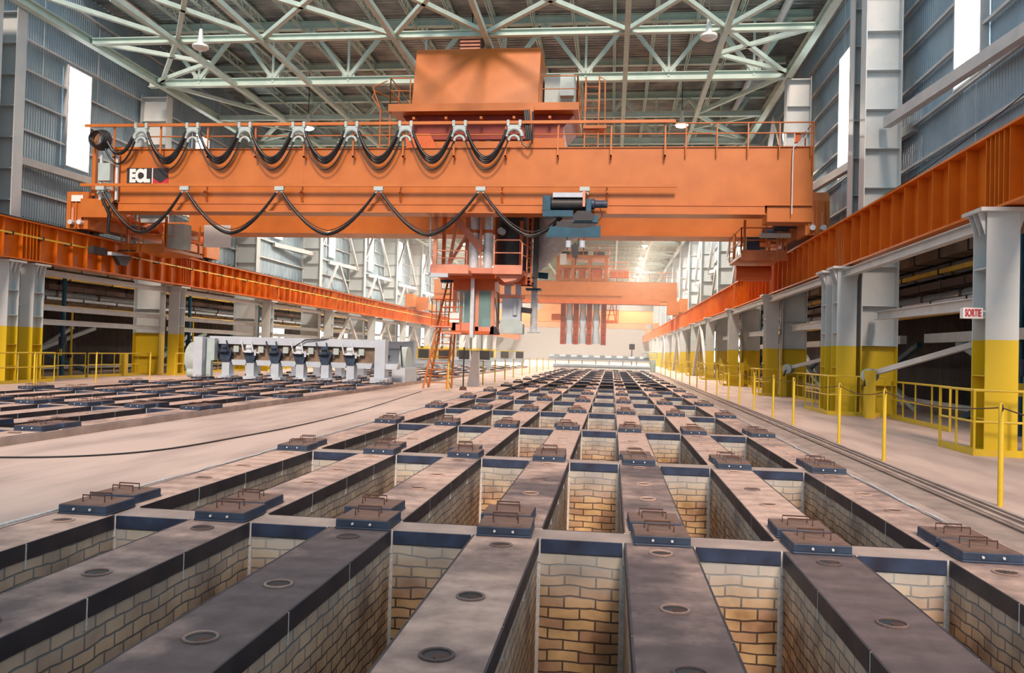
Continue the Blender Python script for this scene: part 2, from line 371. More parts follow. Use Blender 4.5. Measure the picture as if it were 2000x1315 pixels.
for furnace, (xs, zz, r0_, r1_) in enumerate(((XF1, 0.0, 1, 13), (XF2, Z2, 1, 10))):
    for k in range(1, 17):
        for i in range(7):
            for half in (0, 1):
                rr_ = random.Random(furnace*1000+k*50+i*3+half)
                x = xs+i*PITCHX+FWD/2+rr_.uniform(-0.03, 0.03)-(0.06 if half and furnace == 0 and i < 4 else 0)+(0.02 if i > 4 else 0)
                yy = RY[k]-0.06+(0.56 if half else 0)+rr_.uniform(-0.02, 0.02)
                if not (r0_ <= k < r1_):
                    far_lids[furnace].box(x-0.235, x+0.235, yy, yy+0.47, zz, zz+0.085); continue
                where = 'near furnace' if furnace == 0 else 'raised furnace'
                lab = f'square steel lid, {"rear" if half else "front"} of pair, {ORD[i]} from left, {ORD[k-1]} row of {where}'
                if first: lid0.location = (x, yy, zz); lid0['label'] = lab; o = lid0; first = False
                else: o = copy_tree(lid0, None, (x, yy, zz), lab)
                o.rotation_euler.z = rr_.uniform(-0.03, 0.03)
for fl, nm in zip(far_lids, ('near furnace', 'raised furnace')):
    tag(fl.build('far_duct_lids', navy), f'dark steel duct lids dotted over the distant rows of the {nm}', 'lid', None, 'stuff')

# a cable lying over the walkway
import mathutils
pts = [(-6.4, 7.6), (-6.25, 9.0), (-5.95, 10.5), (-5.75, 12.5), (-5.65, 14.6), (-5.6, 17), (-5.75, 20), (-5.95, 23), (-6.3, 26)]
pts = [(-9.5, 9.9), (-8.3, 9.95), (-7.25, 10.4), (-6.6, 11.4), (-6.35, 13.3), (-6.2, 16), (-6.3, 20), (-6.7, 25), (-7.2, 31)]
sm = []
for i in range(len(pts)-1):
    p0 = Vector(pts[max(i-1, 0)]); p1 = Vector(pts[i]); p2 = Vector(pts[i+1]); p3 = Vector(pts[min(i+2, len(pts)-1)])
    for t in [j/6 for j in range(6)]:
        q = 0.5*((2*p1)+(p2-p0)*t+(2*p0-5*p1+4*p2-p3)*t*t+(3*p1-p0-3*p2+p3)*t**3); sm.append((q.x, q.y, 0.014))
tag(MB().tube(sm, 0.012, 6).build('floor_cable', black_cable, smooth=True), 'thin dark cable lying in a long curve over the walkway between the furnaces', 'cable')

# ================================================================ building
XWR, XWL = 9.0, -23.9
def corrugated(x, inward, y0, y1, z0, z1, name, mat=wall_sheet):
    m = MB(); y = y0; prof = []
    while y < y1:
        p = 0.15 if y < 45 else 0.6
        d = 0.022*inward
        prof += [(x, y), (x, y+p*0.5), (x+d, y+p*0.6), (x+d, y+p*0.9)]; y += p
    prof.append((x, y))
    for a, b in prof: m.v += [(a, b, z0), (a, b, z1)]
    for i in range(len(prof)-1):
        m.f.append((2*i, 2*i+2, 2*i+3, 2*i+1)); m.mi.append(0)
    struct(m, name, mat)
corrugated(XWR, -1, 12, YEND, 5.7, 17.1, 'wall_right')
corrugated(XWL, 1, 18, YEND, 6.3, 17.1, 'wall_left')
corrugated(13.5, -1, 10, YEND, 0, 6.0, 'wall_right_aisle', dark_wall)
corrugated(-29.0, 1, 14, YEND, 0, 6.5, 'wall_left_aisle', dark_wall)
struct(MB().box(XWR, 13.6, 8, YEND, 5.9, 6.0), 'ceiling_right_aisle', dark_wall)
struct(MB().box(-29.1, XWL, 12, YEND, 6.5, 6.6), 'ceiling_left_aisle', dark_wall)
struct(MB().box(XWR-0.12, XWR+0.1, 12, YEND, 5.55, 5.8), 'trim_3', girt_paint)
struct(MB().box(XWL-0.1, XWL+0.2, 18, YEND, 6.0, 6.5), 'trim_4', girt_paint)
struct(MB().box(-30, 1.2, -3.3, -3.0, 0, 7.2).box(1.2, 16, -3.3, -3.0, 0, 5.0), 'wall_sun_block', girt_paint)  # unseen stepped wall added behind the camera to shade the near rows
struct(MB().box(-30, 16, YEND, YEND+0.3, 0, 17.2), 'wall_back', white_sign)
# roof deck with ribs across the hall
m = MB(); y = 33.0; prof = []
while y < YEND:
    p = 0.32 if y < 70 else 1.0
    prof += [(y, 17.15), (y+p*0.45, 17.15), (y+p*0.6, 17.08), (y+p*0.9, 17.08)]; y += p
for a, b in prof: m.v += [(-24.2, a, b), (9.2, a, b)]
for i in range(len(prof)-1): m.f.append((2*i, 2*i+1, 2*i+3, 2*i+2)); m.mi.append(0)
struct(m, 'ceiling', deck_sheet)
# girts
def girts(side, x, ys, zs):
    m = MB()
    for z in zs:
        m.box(min(x, x+side*0.16), max(x, x+side*0.16), ys[0], ys[-1], z-0.012, z+0.012)
        m.box(min(x+side*0.15, x+side*0.165), max(x+side*0.15, x+side*0.165), ys[0], ys[-1], z-0.07, z+0.012)
    for i in range(len(ys)-1):
        for t in (0.33, 0.66):
            yy = ys[i]+(ys[i+1]-ys[i])*t
            m.tube([(x+side*0.1, yy, zs[0]), (x+side*0.1, yy, zs[-1])], 0.012, 5)
    return m
struct(girts(-1, XWR-0.05, [12]+RYC[1:]+[YEND], [6.3+1.22*i for i in range(9)]), 'trim_5', girt_paint)
struct(girts(1, XWL+0.05, [18]+LY+[YEND], [7.64+1.22*i for i in range(8)]), 'trim_6', girt_paint)
# wall window strips
n = 1
def window(x, side, y0, y1, z0, z1, mull=1):
    global n
    t = MB(); f = 0.06; xo = x+side*0.2
    xa, xb = sorted((x, xo))
    t.box(xa, xb, y0-f, y0, z0-f, z1+f); t.box(xa, xb, y1, y1+f, z0-f, z1+f); t.box(xa, xb, y0, y1, z0-f, z0); t.box(xa, xb, y0, y1, z1, z1+f)
    for k in range(1, mull+1):
        ym = y0+(y1-y0)*k/(mull+1); t.box(xa, xb, ym-0.015, ym+0.015, z0, z1)
    o = struct(t, f'window_{n}', girt_paint)
    xc = x+side*0.19; xa, xb = sorted((xc, xc-side*0.02))
    MB().box(xa, xb, y0, y1, z0, z1).build('pane', bright, o); n += 1
for i in range(len(RYC)-1):
    ym = (RYC[i]+RYC[i+1])/2+(0.75 if i == 0 else 1.3); window(XWR-0.05, -1, ym-0.75, ym+0.75, 8.8, 14.4 if i == 0 else 13.6)
for i in range(len(LY)-1):
    ym = (LY[i]+LY[i+1])/2+0.4; window(XWL+0.05, 1, ym-0.75, ym+0.75, 9.2, 13.5)
for i in range(4, 11):
    ym = (LY[i-1]+LY[i])/2; window(-28.95, 1, ym-3, ym+3, 2.2, 4.9, 5)
for i in range(7, 11):
    ym = (RYC[i-1]+RYC[i])/2; window(13.4, -1, ym-2, ym+2, 1.0, 4.9, 3)

# ---------------------------------------------------------------- columns
def runway_column(y, side, label):
    xc = 6.93 if side > 0 else -21.6
    t = thing('runway_column', label, 'column', (xc, y, 0), 'runway columns')
    W = 0.28; D = 0.28
    m = MB(); m.box(xc-W, xc+W, y-D, y-D+0.025, 0, 4.35); m.box(xc-W, xc+W, y+D-0.025, y+D, 0, 4.35); m.box(xc-0.012, xc+0.012, y-D+0.02, y+D-0.02, 0.01, 4.34)
    m.build('shaft', column_paint, t)
    for z in (0.62, 1.4, 2.45, 3.35):
        MB().box(xc-W+0.01, xc+W-0.01, y-D+0.025, y+D-0.025, z-0.01, z+0.01).build('stiffener', column_paint, t)
        ORGz = None
    MB().box(xc-W-0.16, xc+W+0.16, y-D-0.14, y+D+0.14, 4.35, 4.42).build('cap_plate', girt_paint, t)
    m = MB(); m.box(xc-W-0.1, xc+W+0.1, y-D-0.1, y+D+0.1, 0, 0.07); m.build('base_plate', yellow, t)
    m = MB()
    for sx in (-1, 1):
        for dy in (-0.2, 0.0, 0.2):
            m.prism([(xc+sx*W, 4.35), (xc+sx*(W+0.13), 4.35), (xc+sx*W, 3.95)], y+dy-0.01, y+dy+0.01)
    m.build('bracket', girt_paint, t)
    return t
def wall_column(y, side, label, h=14.0):
    x0, x1 = (7.35, 8.4) if side > 0 else (-23.75, -22.35)
    t = thing('wall_column', label, 'column', (x0, y, 0), 'tall building columns')
    m = MB(); D = 0.26
    m.box(x0, x0+0.03, y-D, y+D, 0, h); m.box(x1-0.03, x1, y-D, y+D, 0, h); m.box(x0+0.02, x1-0.02, y-0.012, y+0.012, 0.01, h-0.01)
    m.build('shaft', column_paint, t)
    z = 0.9; k = 0
    while z < h:
        MB().box(x0+0.03, x1-0.03, y-D+0.02, y+D-0.02, z-0.01, z+0.01).build('stiffener', column_paint, t)
        z += 1.18 if k < 4 or z > 9.5 else 1.18
        k += 1
    MB().box(x0-0.1, x1+0.1, y-D-0.1, y+D+0.1, 0, 0.06).build('base_plate', yellow, t)
def sidename(s): return 'right' if s > 0 else 'left'
for side, ys in ((1, RYC), (-1, LY)):
    for i, y in enumerate(ys):
        dbl = (i == 1 and side > 0) or (i == 0 and side < 0)
        for dy in ((-0.65, 0.65) if dbl else (0,)):
            tail = '' if not dbl else (', front of a close pair' if dy < 0 else ', rear of a close pair')
            runway_column(y+dy, side, f'grey and yellow runway column, {ORD[i]} along the {sidename(side)} side{tail}')
            if side < 0 or i > 0:
                wall_column(y+dy*(1 if dy < 0 else 0.9), side, f'tall grey and yellow wall column, {ORD[i]} along the {sidename(side)} side{tail}')
# ---------------------------------------------------------------- runway girders
def girder(y0, y1, side, label, nst=12):
    xc = 7.15 if side > 0 else -21.4
    zt, zb = 5.9, 4.46
    t = thing('runway_girder', label, 'girder', (xc, y0, zb), 'crane runway girders')
    MB().box(xc-0.27, xc+0.27, y0, y1, zt-0.05, zt).build('top_flange', runway_orange, t)
    MB().box(xc-0.25, xc+0.25, y0, y1, zb, zb+0.05).build('bottom_flange', runway_orange, t)
    MB().box(xc-0.012, xc+0.012, y0, y1, zb+0.05, zt-0.05).build('web', runway_orange, t)
    for k in range(nst):
        yy = y0+(k+0.5)*(y1-y0)/nst
        MB().box(xc-0.235, xc+0.235, yy-0.01, yy+0.01, zb+0.05, zt-0.05).build('stiffener', runway_orange, t)
    for yy in (y0+0.06, y0+0.25, y1-0.25, y1-0.06):
        MB().box(xc-0.24, xc+0.24, yy-0.012, yy+0.012, zb+0.05, zt-0.05).build('end_stiffener', runway_orange, t)
    MB().box(xc+side*0.1-0.05, xc+side*0.1+0.05, y0, y1, zt, zt+0.12).build('crane_rail', dark, t)
for side, ys in ((1, [4.7]+RYC), (-1, [16.4]+LY)):
    for i in range(len(ys)-1):
        girder(ys[i], ys[i+1]-0.03, side, f'orange crane runway girder, {ORD[i]} bay along the {sidename(side)} side')
    girder(ys[-1], YEND-1, side, f'orange crane runway girder, last stretch along the {sidename(side)} side', 30)
# yellow conductor bar along the left runway
t = thing('conductor_bar', 'thin yellow conductor bar clipped along the left runway girder', 'conductor bar', (-21.05, 18, 5.3))
MB().box(-21.07, -21.03, 17, 150, 5.30, 5.36).build('bar', pm('conductor_yellow', (0.85, 0.55, 0.06), (0.75, 0.45, 0.05), 3, 0.4), t)
y = 18.5
while y < 100:
    MB().box(-21.30, -21.02, y-0.04, y+0.04, 5.27, 5.40).build('clamp', dark, t); y += 1.55
# ---------------------------------------------------------------- ties and braces between the columns
for side, ys in ((1, RYC), (-1, LY)):
    xa = 6.85 if side > 0 else -21.9; xb = 9.2 if side > 0 else -24.3
    for i in range(min(9, len(ys)-1)):
        a, b = ys[i]+0.3, ys[i+1]-0.3; nm = sidename(side)
        if i == (1 if side > 0 else 0): a += 0.7
        if i == 0 and side > 0: b -= 0.7
        tag(MB().ibeam((xa, a, 4.2), (xa, b, 4.2), 0.22, 0.2).build('tie_beam', girt_paint), f'grey tie beam just under the runway, {ORD[i]} bay along the {nm} side', 'beam', 'tie beams')
        if side > 0:
            tag(MB().ibeam((xa+0.25, a, 2.78), (7.75, b-0.1, 2.95), 0.24, 0.2).build('strut_beam', girt_paint), f'grey slanting strut to wall column, {ORD[i]} bay along the {nm} side', 'beam', 'strut beams')
            tag(MB().bar((xb, a, 2.32), (xb, b, 2.32), 0.2, 0.26).build('rear_beam', girt_paint), f'grey lower beam behind the columns, {ORD[i]} bay along the {nm} side', 'beam', 'lower beams')
        else:
            for z in (2.87, 2.3):
                tag(MB().ibeam((-22.3, a, z), (-22.3, b, z), 0.22, 0.2).build('strut_beam', girt_paint), f'grey horizontal beam at {"upper" if z > 2.5 else "lower"} level, {ORD[i]} bay along the {nm} side', 'beam', 'side beams')
        # diagonal braces
        if i > 3 and i % 2 == 0 or (side < 0 and i > 2):
            t = thing('column_brace', f'pale inverted V brace between runway columns, {ORD[i]} bay along the {nm} side', 'brace', (xa, a, 0), 'runway braces')
            mid = (a+b)/2
            for yy in (a+0.4, b-0.4): MB().bar((xa, yy, 0), (xa, mid, 4.1), 0.2).build('brace_leg', girt_paint, t)
        # wind struts from wall to column, above the runway
        x0, x1 = (8.9, 7.95) if side > 0 else (-23.7, -22.9)
        tag(MB().bar((x0, b-(11 if i < 2 else 5.5), 8.7), (x1, b, 8.7), 0.22, 0.3).build('wind_strut', girt_paint), f'pale box strut from wall to tall column, {ORD[i]} bay along the {nm} side', 'strut', 'wind struts')
        if i > (2 if side < 0 else 1):
            t = thing('wall_brace', f'pale A shaped wall brace above the runway, {ORD[i]} bay along the {nm} side', 'brace', (x1, a, 6), 'wall braces')
            mid = (a+b)/2
            for yy in (a+0.3, b-0.3): MB().bar((x1, yy, 8.7), (x1, mid, 13.9), 0.2).build('brace_leg', girt_paint, t)
            for yy in (a+2.5, b-2.5): MB().bar((x1, yy, 6.2), (x1, mid, 8.7), 0.16).build('brace_leg', girt_paint, t)

# ---------------------------------------------------------------- roof trusses
ZC, ZT = 14.1, 16.75
nodes = [5.93-3.7*k for k in range(8)]
tops = [7.5]+[4.08-3.7*k for k in range(7)]+[-21.9]
def make_truss():
    t = thing('roof_truss', '', 'truss', (0, 0, 0), 'roof trusses')
    MB().ibeam((-22.5, 0, ZC), (7.35, 0, ZC), 0.36, 0.3, 0.03).build('bottom_chord', steel, t)
    MB().ibeam((-22.9, 0, ZT), (8.4, 0, ZT), 0.36, 0.32, 0.03).build('top_chord', steel, t)
    for k, x in enumerate(nodes):
        for q in (tops[k], tops[k+1]):
            MB().bar((x, 0, ZC+0.15), (q, 0, ZT-0.15), 0.17, 0.17).build('web_member', steel, t)
        MB().bar((x, 0, ZC), (x, 0, ZT), 0.1).build('web_post', steel, t)
        MB().box(x-0.3, x+0.3, -0.02, 0.02, ZC+0.15, ZC+0.45).build('gusset', steel, t)
    return t
tr = make_truss()
TY = [36.7+11.1*k for k in range(-1, 14)]
for k, y in enumerate(TY[1:]):
    lab = f'grey green steel roof truss spanning the hall, {ORD[k]} one back from the front'
    if k == 0: tr.location = (0, y, 0); tr['label'] = lab
    else: copy_tree(tr, None, (0, y, 0), lab)
bs = MB().ibeam((-21.9, 0, ZC), (7.35, 0, ZC), 0.26, 0.24, 0.03).build('cross_strut', steel)
for k in range(14):
    lab = f'horizontal roof strut between trusses, {ORD[k]} one back from the front'; y = 36.7-5.3+11.1*k
    o = bs if k == 0 else copy_tree(bs); o.location = (0, y, 0); tag(o, lab, 'strut', 'roof struts')
    # upper strut
mt = MB().ibeam((-22.9, 0, ZT), (8.4, 0, ZT), 0.3, 0.26, 0.03).build('rafter', steel)
for k in range(13):
    y = 36.7+5.6+11.1*k
    o = mt if k == 0 else copy_tree(mt); o.location = (0, y, 0); tag(o, f'roof rafter under the deck between trusses, {ORD[k]} one back', 'rafter', 'roof rafters')
for k, x in enumerate((-18.1, -14.4, -8.9, -5.2, 0.3, 4.0)):
    tag(MB().bar((x, 24, ZC-0.12), (x, YEND-1, ZC-0.12), 0.2, 0.2).build('longitudinal_tie', steel), f'long pale roof tie running down the hall, {ORD[k]} from left', 'tie', 'roof ties')
for nm, x in (('left', -21.95), ('right', 7.4)):
    tag(MB().ibeam((x, 22, ZC), (x, YEND-1, ZC), 0.34, 0.3, 0.03).build('eave_beam', steel), f'long eave beam along the tops of the {nm} columns', 'beam', 'eave beams')
    tag(MB().tube([(x+(0.8 if x < 0 else -0.6), 24, 16.1), (x+(0.8 if x < 0 else -0.6), YEND-1, 16.1)], 0.16, 10).build('roof_pipe', pink_steel if x < 0 else galv, smooth=True), f'large round pipe under the roof along the {nm} wall', 'pipe', 'roof pipes')
k = 0
def brace(p, q):
    global k
    k += 1
    o = MB().bar((*p, ZC+0.02), (*q, ZC+0.02), 0.17, 0.17).build('roof_brace', steel)
    side_ = 'left' if p[0] < -8 else 'right'
    o['group'] = 'horizontal roof braces'; o['category'] = 'brace'
    o['label'] = f'pale horizontal roof brace, {ORD[min(k-1, 19)] if k <= 20 else "later"} of the diagonals overhead' if k <= 20 else f'pale horizontal roof brace in the distance, between {ORD[min(int((p[1]-20)//11), 19)]} and next truss, {side_} part'
for i in range(12):
    a = TY[i]; b = TY[i+1]; mid = b-5.3
    brace((4.0, mid), (7.35, b)); brace((4.0, mid), (7.35, a)); brace((-18.1, mid), (-21.9, b)); brace((-18.1, mid), (-21.9, a))
    if i in (0, 4, 8):
        for xa, xb in ((4.0, 0.3), (0.3, -5.2), (-5.2, -8.9), (-8.9, -14.4), (-14.4, -18.1)):
            brace((xa, mid), (xb, a)); brace((xb, mid), (xa, a))
    if i < 9:
        brace((4.0, b-2.6), (7.35, b-0.3)); brace((-18.1, b-2.6), (-21.9, b-0.3)); brace((4.0, b-2.6), (7.35, mid)); brace((-18.1, b-2.6), (-21.9, mid))
# roof joists: light lattice members running down the hall
for j in range(17):
    x = 7.1-1.83*j
    m = MB()
    for dx in (-0.05, 0.05):
        m.bar((x+dx, 33, 16.55), (x+dx, YEND-1, 16.55), 0.045, 0.045)
    m.bar((x, 33, 17.0), (x, YEND-1, 17.0), 0.14, 0.06)
    y = 33.0; up = 0
    while y < 75:
        m.bar((x, y, 16.55 if up else 17.0), (x, y+0.45, 17.0 if up else 16.55), 0.035); up = 1-up; y += 0.45
    tag(m.build('roof_joist', steel), f'thin lattice roof joist running down the hall, {ORD[j]} from the right wall', 'joist', 'roof joists')
# high bay lamps
def make_lamp(lit):
    t = thing('high_bay_lamp', '', 'lamp', (0, 0, 0), 'high bay lamps')
    MB().tube([(0, 0, 0.0), (0, 0, 0.1), (0, 0, 0.16), (0, 0, 0.4), (0, 0, 0.75)], [0.33, 0.31, 0.12, 0.1, 0.06], 20).build('reflector', lamp_off, t, smooth=True)
    MB().tube([(0, 0, -0.12), (0, 0, -0.06), (0, 0, 0.0)], [0.12, 0.26, 0.32], 20).build('lens', lamp_glow if lit else lamp_off, t, smooth=True)
    MB().tube([(0, 0, 0.75), (0, 0, 3.6)], 0.02, 6).build('stem', dark, t)
    return t
lit0 = make_lamp(True); off0 = make_lamp(False); u1 = u2 = True
lp_d = None
for k in range(13):
    y = 30.7+11.7*k
    for j, x in enumerate((-16.7, 3.3)):
        lit = k > 0
        lab = f'high bay lamp {"glowing" if lit else "unlit"} under the trusses, {ORD[k]} back on the {"left" if j == 0 else "right"} side'
        src = lit0 if lit else off0
        if lit and u1: o = src; u1 = False
        elif not lit and u2: o = src; u2 = False
        else: o = copy_tree(src)
        o.location = (x, y, 13.5); o['label'] = lab
        if lit:
            ld = bpy.data.lights.new('lamp_light', 'AREA'); ld.shape = 'DISK'; ld.size = 0.6
            ld.energy = (2600 if k == 1 else 5000 if k < 4 else 7500 if k < 7 else 9500); ld.color = (1.0, 0.87, 0.74)
            lo = bpy.data.objects.new('lamp_light', ld); COL.objects.link(lo); lo.location = (x, y, 13.44)

# ================================================================ the front crane
def rail_run(m, pts, h=1.05, r=0.022, n=None, mid=True):
    """handrail along pts at floor height: top rail, mid rail, stanchions"""
    P = [Vector(p) for p in pts]
    for a, b in zip(P, P[1:]):
        up = Vector((0, 0, 1))
        m.tube([a+up*h, b+up*h], r, 6)
        if mid: m.tube([a+up*h*0.52, b+up*h*0.52], r*0.85, 6)
        c = max(1, round((b-a).length/1.3)) if n is None else n
        for k in range(c+1):
            q = a.lerp(b, k/c); m.tube([q, q+up*h], r, 6)
    return m
GY = 30.1
def wheel(c, r, w, t, nm='wheel', mat=None):
    MB().tube([(c[0]-w/2, c[1], c[2]), (c[0]+w/2, c[1], c[2])], r, 20).build(nm, mat or dark, t, smooth=True)
C1 = thing('overhead_crane', 'big orange overhead crane spanning the hall in front, with festoon cables along its girder', 'crane', (-7, GY, 5.9))
def main_girder(y0, name, t, xl=-19.9, xr=7.02, zb=7.12, zt=9.27, mat=None):
    m = MB(); m.box(xl, xr, y0+0.06, y0+1.1, zb, zt-0.02); m.box(xl, xr, y0, y0+1.16, zt-0.03, zt); m.box(xl, xr, y0, y0+1.16, zb, zb+0.03)
    g = m.build(name, mat or orange, t); return g
g1 = main_girder(GY, 'front_girder', C1)
for x in (-15.9, -12.0, -8.0, -4.1, -0.2, 3.8): MB().box(x-0.004, x+0.004, GY+0.055, GY+0.066, 7.15, 9.24).build('weld_seam', red_orange, g1)
m = MB(); m.box(-19.6, 5.35, GY-0.28, GY+0.62, 6.74, 6.78); m.box(-19.6, 5.35, GY-0.02, GY+0.02, 6.78, 7.12); m.box(-19.6, 5.35, GY-0.05, GY+0.6, 7.085, 7.12)
m.build('hoist_runway_beam', orange, C1)
g2 = main_girder(36.0, 'rear_girder', C1, zb=6.98)
MB().box(-19.9, 7.02, 35.8, 37.3, 6.80, 6.98).build('rear_lower_flange', orange, C1)
# left end: lifted girder shoulder and shading plate
MB().box(-19.95, -18.3, GY+0.2, GY+0.9, 9.27, 9.40).build('walk_plate', orange, C1)
for sgn, xc in ((-1, -21.5), (1, 7.25)):
    e = MB(); e.box(xc-0.32, xc+0.32, 30.7, 41.2, 6.25, 6.95); e.box(xc-0.38, xc+0.38, 30.7, 41.2, 6.93, 6.98)
    et = e.build('end_truck', orange, C1)
    inner = xc-sgn*0.3
    # saddle that joins girder and end truck
    for y0 in (GY, 36.0):
        xx = sorted((inner+sgn*0.1, -19.9 if sgn < 0 else 5.45))
        MB().box(xx[0], xx[1], y0+0.1, y0+1.05, 6.55, 7.3).build('girder_seat', orange, C1)
    for yb in (30.5, 40.2):
        b = MB()
        if sgn > 0: b.prism([(yb-0.15, 6.1), (yb+1.25, 6.1), (yb+1.25, 7.35), (yb+1.0, 7.7), (yb+0.1, 7.7), (yb-0.15, 7.35)], xc-0.42, xc+0.42, 'x')
        else: b.prism([(yb-0.15, 6.1), (yb+1.25, 6.1), (yb+1.25, 7.3), (yb+0.6, 7.6), (yb-0.15, 7.6)], xc-0.5, xc+0.45, 'x')
        bg_ = b.build('bogie_housing', orange, C1)
        for dx in (-0.3, -0.05, 0.2):
            MB().box(xc+dx-0.03, xc+dx+0.03, yb-0.21, yb-0.15, 6.15, 7.3).build('bogie_rib', orange, bg_)
        for q in (-0.2, 0.18):
            MB().tube([(xc+q, yb-0.35, 6.35), (xc+q, yb-0.15, 6.35)], 0.1, 12).build('buffer', galv, bg_, smooth=True)
            MB().box(xc+q-0.05, xc+q+0.05, yb-0.2, yb-0.16, 6.45, 6.95).build('grease_cover', pink_steel, bg_)
        for q in (0.2, 0.95): wheel((xc+sgn*0.0, yb+q, 6.18+0.02), 0.26, 0.16, C1)
    # drive motor on the inner side
    for yb in (32.2, 34.4, 38.6):
        MB().tube([(inner-sgn*0.05, yb, 6.75), (inner-sgn*0.35, yb, 6.75), (inner-sgn*0.36, yb, 6.75), (inner-sgn*0.9, yb, 6.75)], [0.14, 0.14, 0.24, 0.24], 14).build('drive_motor', navy if sgn > 0 else red_orange, C1, smooth=True)
    # black hose bundle
    MB().tube([(inner-sgn*0.1, 30.6, 7.6), (inner-sgn*0.2, 30.7, 7.1), (inner-sgn*0.25, 30.8, 7.0), (inner-sgn*0.2, 33, 6.7), (inner-sgn*0.2, 37, 6.7)], 0.09, 8).build('hose_bundle', black_cable, C1, smooth=True)
    # service platform hung at the inner side
    x0, x1 = (-20.9, -18.9) if sgn < 0 else (4.9, 6.6)
    zf = 5.55
    pf = MB(); pf.box(x0, x1, 32.4, 35.6, zf, zf+0.12); pf.box(x0, x1, 32.36, 32.4, zf-0.15, zf+0.25)
    pf = pf.build('service_platform', orange, C1)
    rail_run(MB(), [(x0 if sgn > 0 else x1, 32.4, zf+0.12), (x0 if sgn > 0 else x1, 35.6, zf+0.12)], 1.0, 0.025).build('platform_railing', orange, C1)
    rail_run(MB(), [(x0, 32.4, zf+0.12), (x1, 32.4, zf+0.12)], 1.0, 0.025).build('platform_railing', orange, C1)
    for x in (x0+0.15, x1-0.1):
        for y_ in (32.6, 35.4): MB().bar((x, y_, zf+0.1), (x, y_, 7.0), 0.09).build('hanger_post', orange, C1)
    lad = MB(); xl_ = x0+0.5 if sgn < 0 else x0+0.9
    for q in (0, 0.42): lad.bar((xl_+q, 32.2, zf-0.1), (xl_+q, 32.2, 6.9), 0.05)
    for k in range(6): lad.tube([(xl_, 32.2, zf+0.1+k*0.24), (xl_+0.42, 32.2, zf+0.1+k*0.24)], 0.014, 6)
    lad.build('platform_ladder', orange, C1)
# right truck: the hanging drum below and blue drive seen between girders
MB().tube([(5.0, 34.5, 5.1), (6.4, 34.5, 5.1)], 0.32, 18).build('cable_drum', red_orange, C1, smooth=True)
m = MB(); m.box(5.2, 5.7, 33.0, 33.5, 5.67, 6.4); m.build('drive_box', navy, C1)
MB().prism([(6.6, 6.35), (5.5, 6.35), (5.5, 6.2), (6.6, 6.2)], 31.6, 31.9).build('scraper_beam', grey_box, C1)
# left end: grey cabinets, white board, cable reel
MB().box(-19.2, -18.4, 33.0, 33.6, 5.67, 6.75).build('electric_cabinet', grey_box, C1)
MB().box(-18.35, -17.1, 34.6, 34.66, 5.95, 6.95).build('white_board', white_sign, C1)
MB().box(-20.35, -19.85, GY-0.25, GY-0.02, 7.95, 8.65).build('electric_box', grey_box, C1)
MB().box(-19.15, -18.75, GY+0.2, GY+0.5, 9.4, 10.0).build('small_box', grey_box, C1)
MB().box(-20.75, -20.6, GY-0.05, GY+0.1, 7.4, 9.9).build('end_post', orange, C1)
m = MB()
for x in (-20.3, -19.62): m.bar((x, GY-0.12, 7.2), (x, GY-0.12, 9.1), 0.09)
m.build('cable_tray', galv, C1)
MB().box(-21.75, -21.25, 30.27, 30.33, 7.2, 7.45).build('name_plate', white_sign, C1)
m = MB(); m.tube([(-20.2, GY-0.15, 7.25), (-19.9, GY-0.1, 6.6), (-20.0, GY, 5.9)], 0.06, 8); m.tube([(-19.62, GY-0.12, 7.2), (-19.95, GY-0.1, 6.9), (-20.0, GY, 6.2)], 0.05, 8)
m.build('drop_cable', black_cable, C1, smooth=True)
# collector arm reaching to the conductor bar
m = MB(); m.box(-20.98, -20.2, 32.3, 32.5, 5.45, 5.5); m.build('collector_arm', dark, C1)
MB().box(-21.0, -20.8, 31.6, 32.9, 5.2, 5.34).build('collector_shoe', white_paint, C1)
m = MB(); m.box(-20.9, -20.65, 30.2, 31.1, 5.1, 5.4); m.prism([(31.8, 5.2), (33.0, 5.3), (32.6, 4.85), (32.2, 4.85)], -20.95, -20.75, 'x'); m.build('collector_carrier', dark, C1)
# rails for the festoons
for z, x0, x1, nm in ((10.1, -20.9, 2.1, 'upper_festoon_rail'), (7.75, -21.0, 2.2, 'lower_festoon_rail')):
    m = MB(); yy = GY-0.35
    m.box(x0, x1, yy-0.045, yy+0.045, z-0.05, z+0.06)
    fr = m.build(nm, orange, C1)
    x = x0+1.2
    while x < x1:
        m = MB()
        if z > 9: m.bar((x, GY-0.25, 8.85), (x, GY-0.25, z), 0.06); m.box(x-0.03, x+0.03, GY-0.28, GY+0.05, 8.85, 8.9)
        else: m.box(x-0.03, x+0.03, GY-0.35, GY+0.06, z-0.25, z-0.2); m.bar((x, GY-0.33, z+0.05), (x, GY+0.03, z+0.12), 0.05); m.bar((x, GY+0.02, 7.2), (x, GY-0.2, z-0.2), 0.06)
        x += 3.9 if z < 9 else 1.95
        m.build('festoon_bracket', orange, C1)
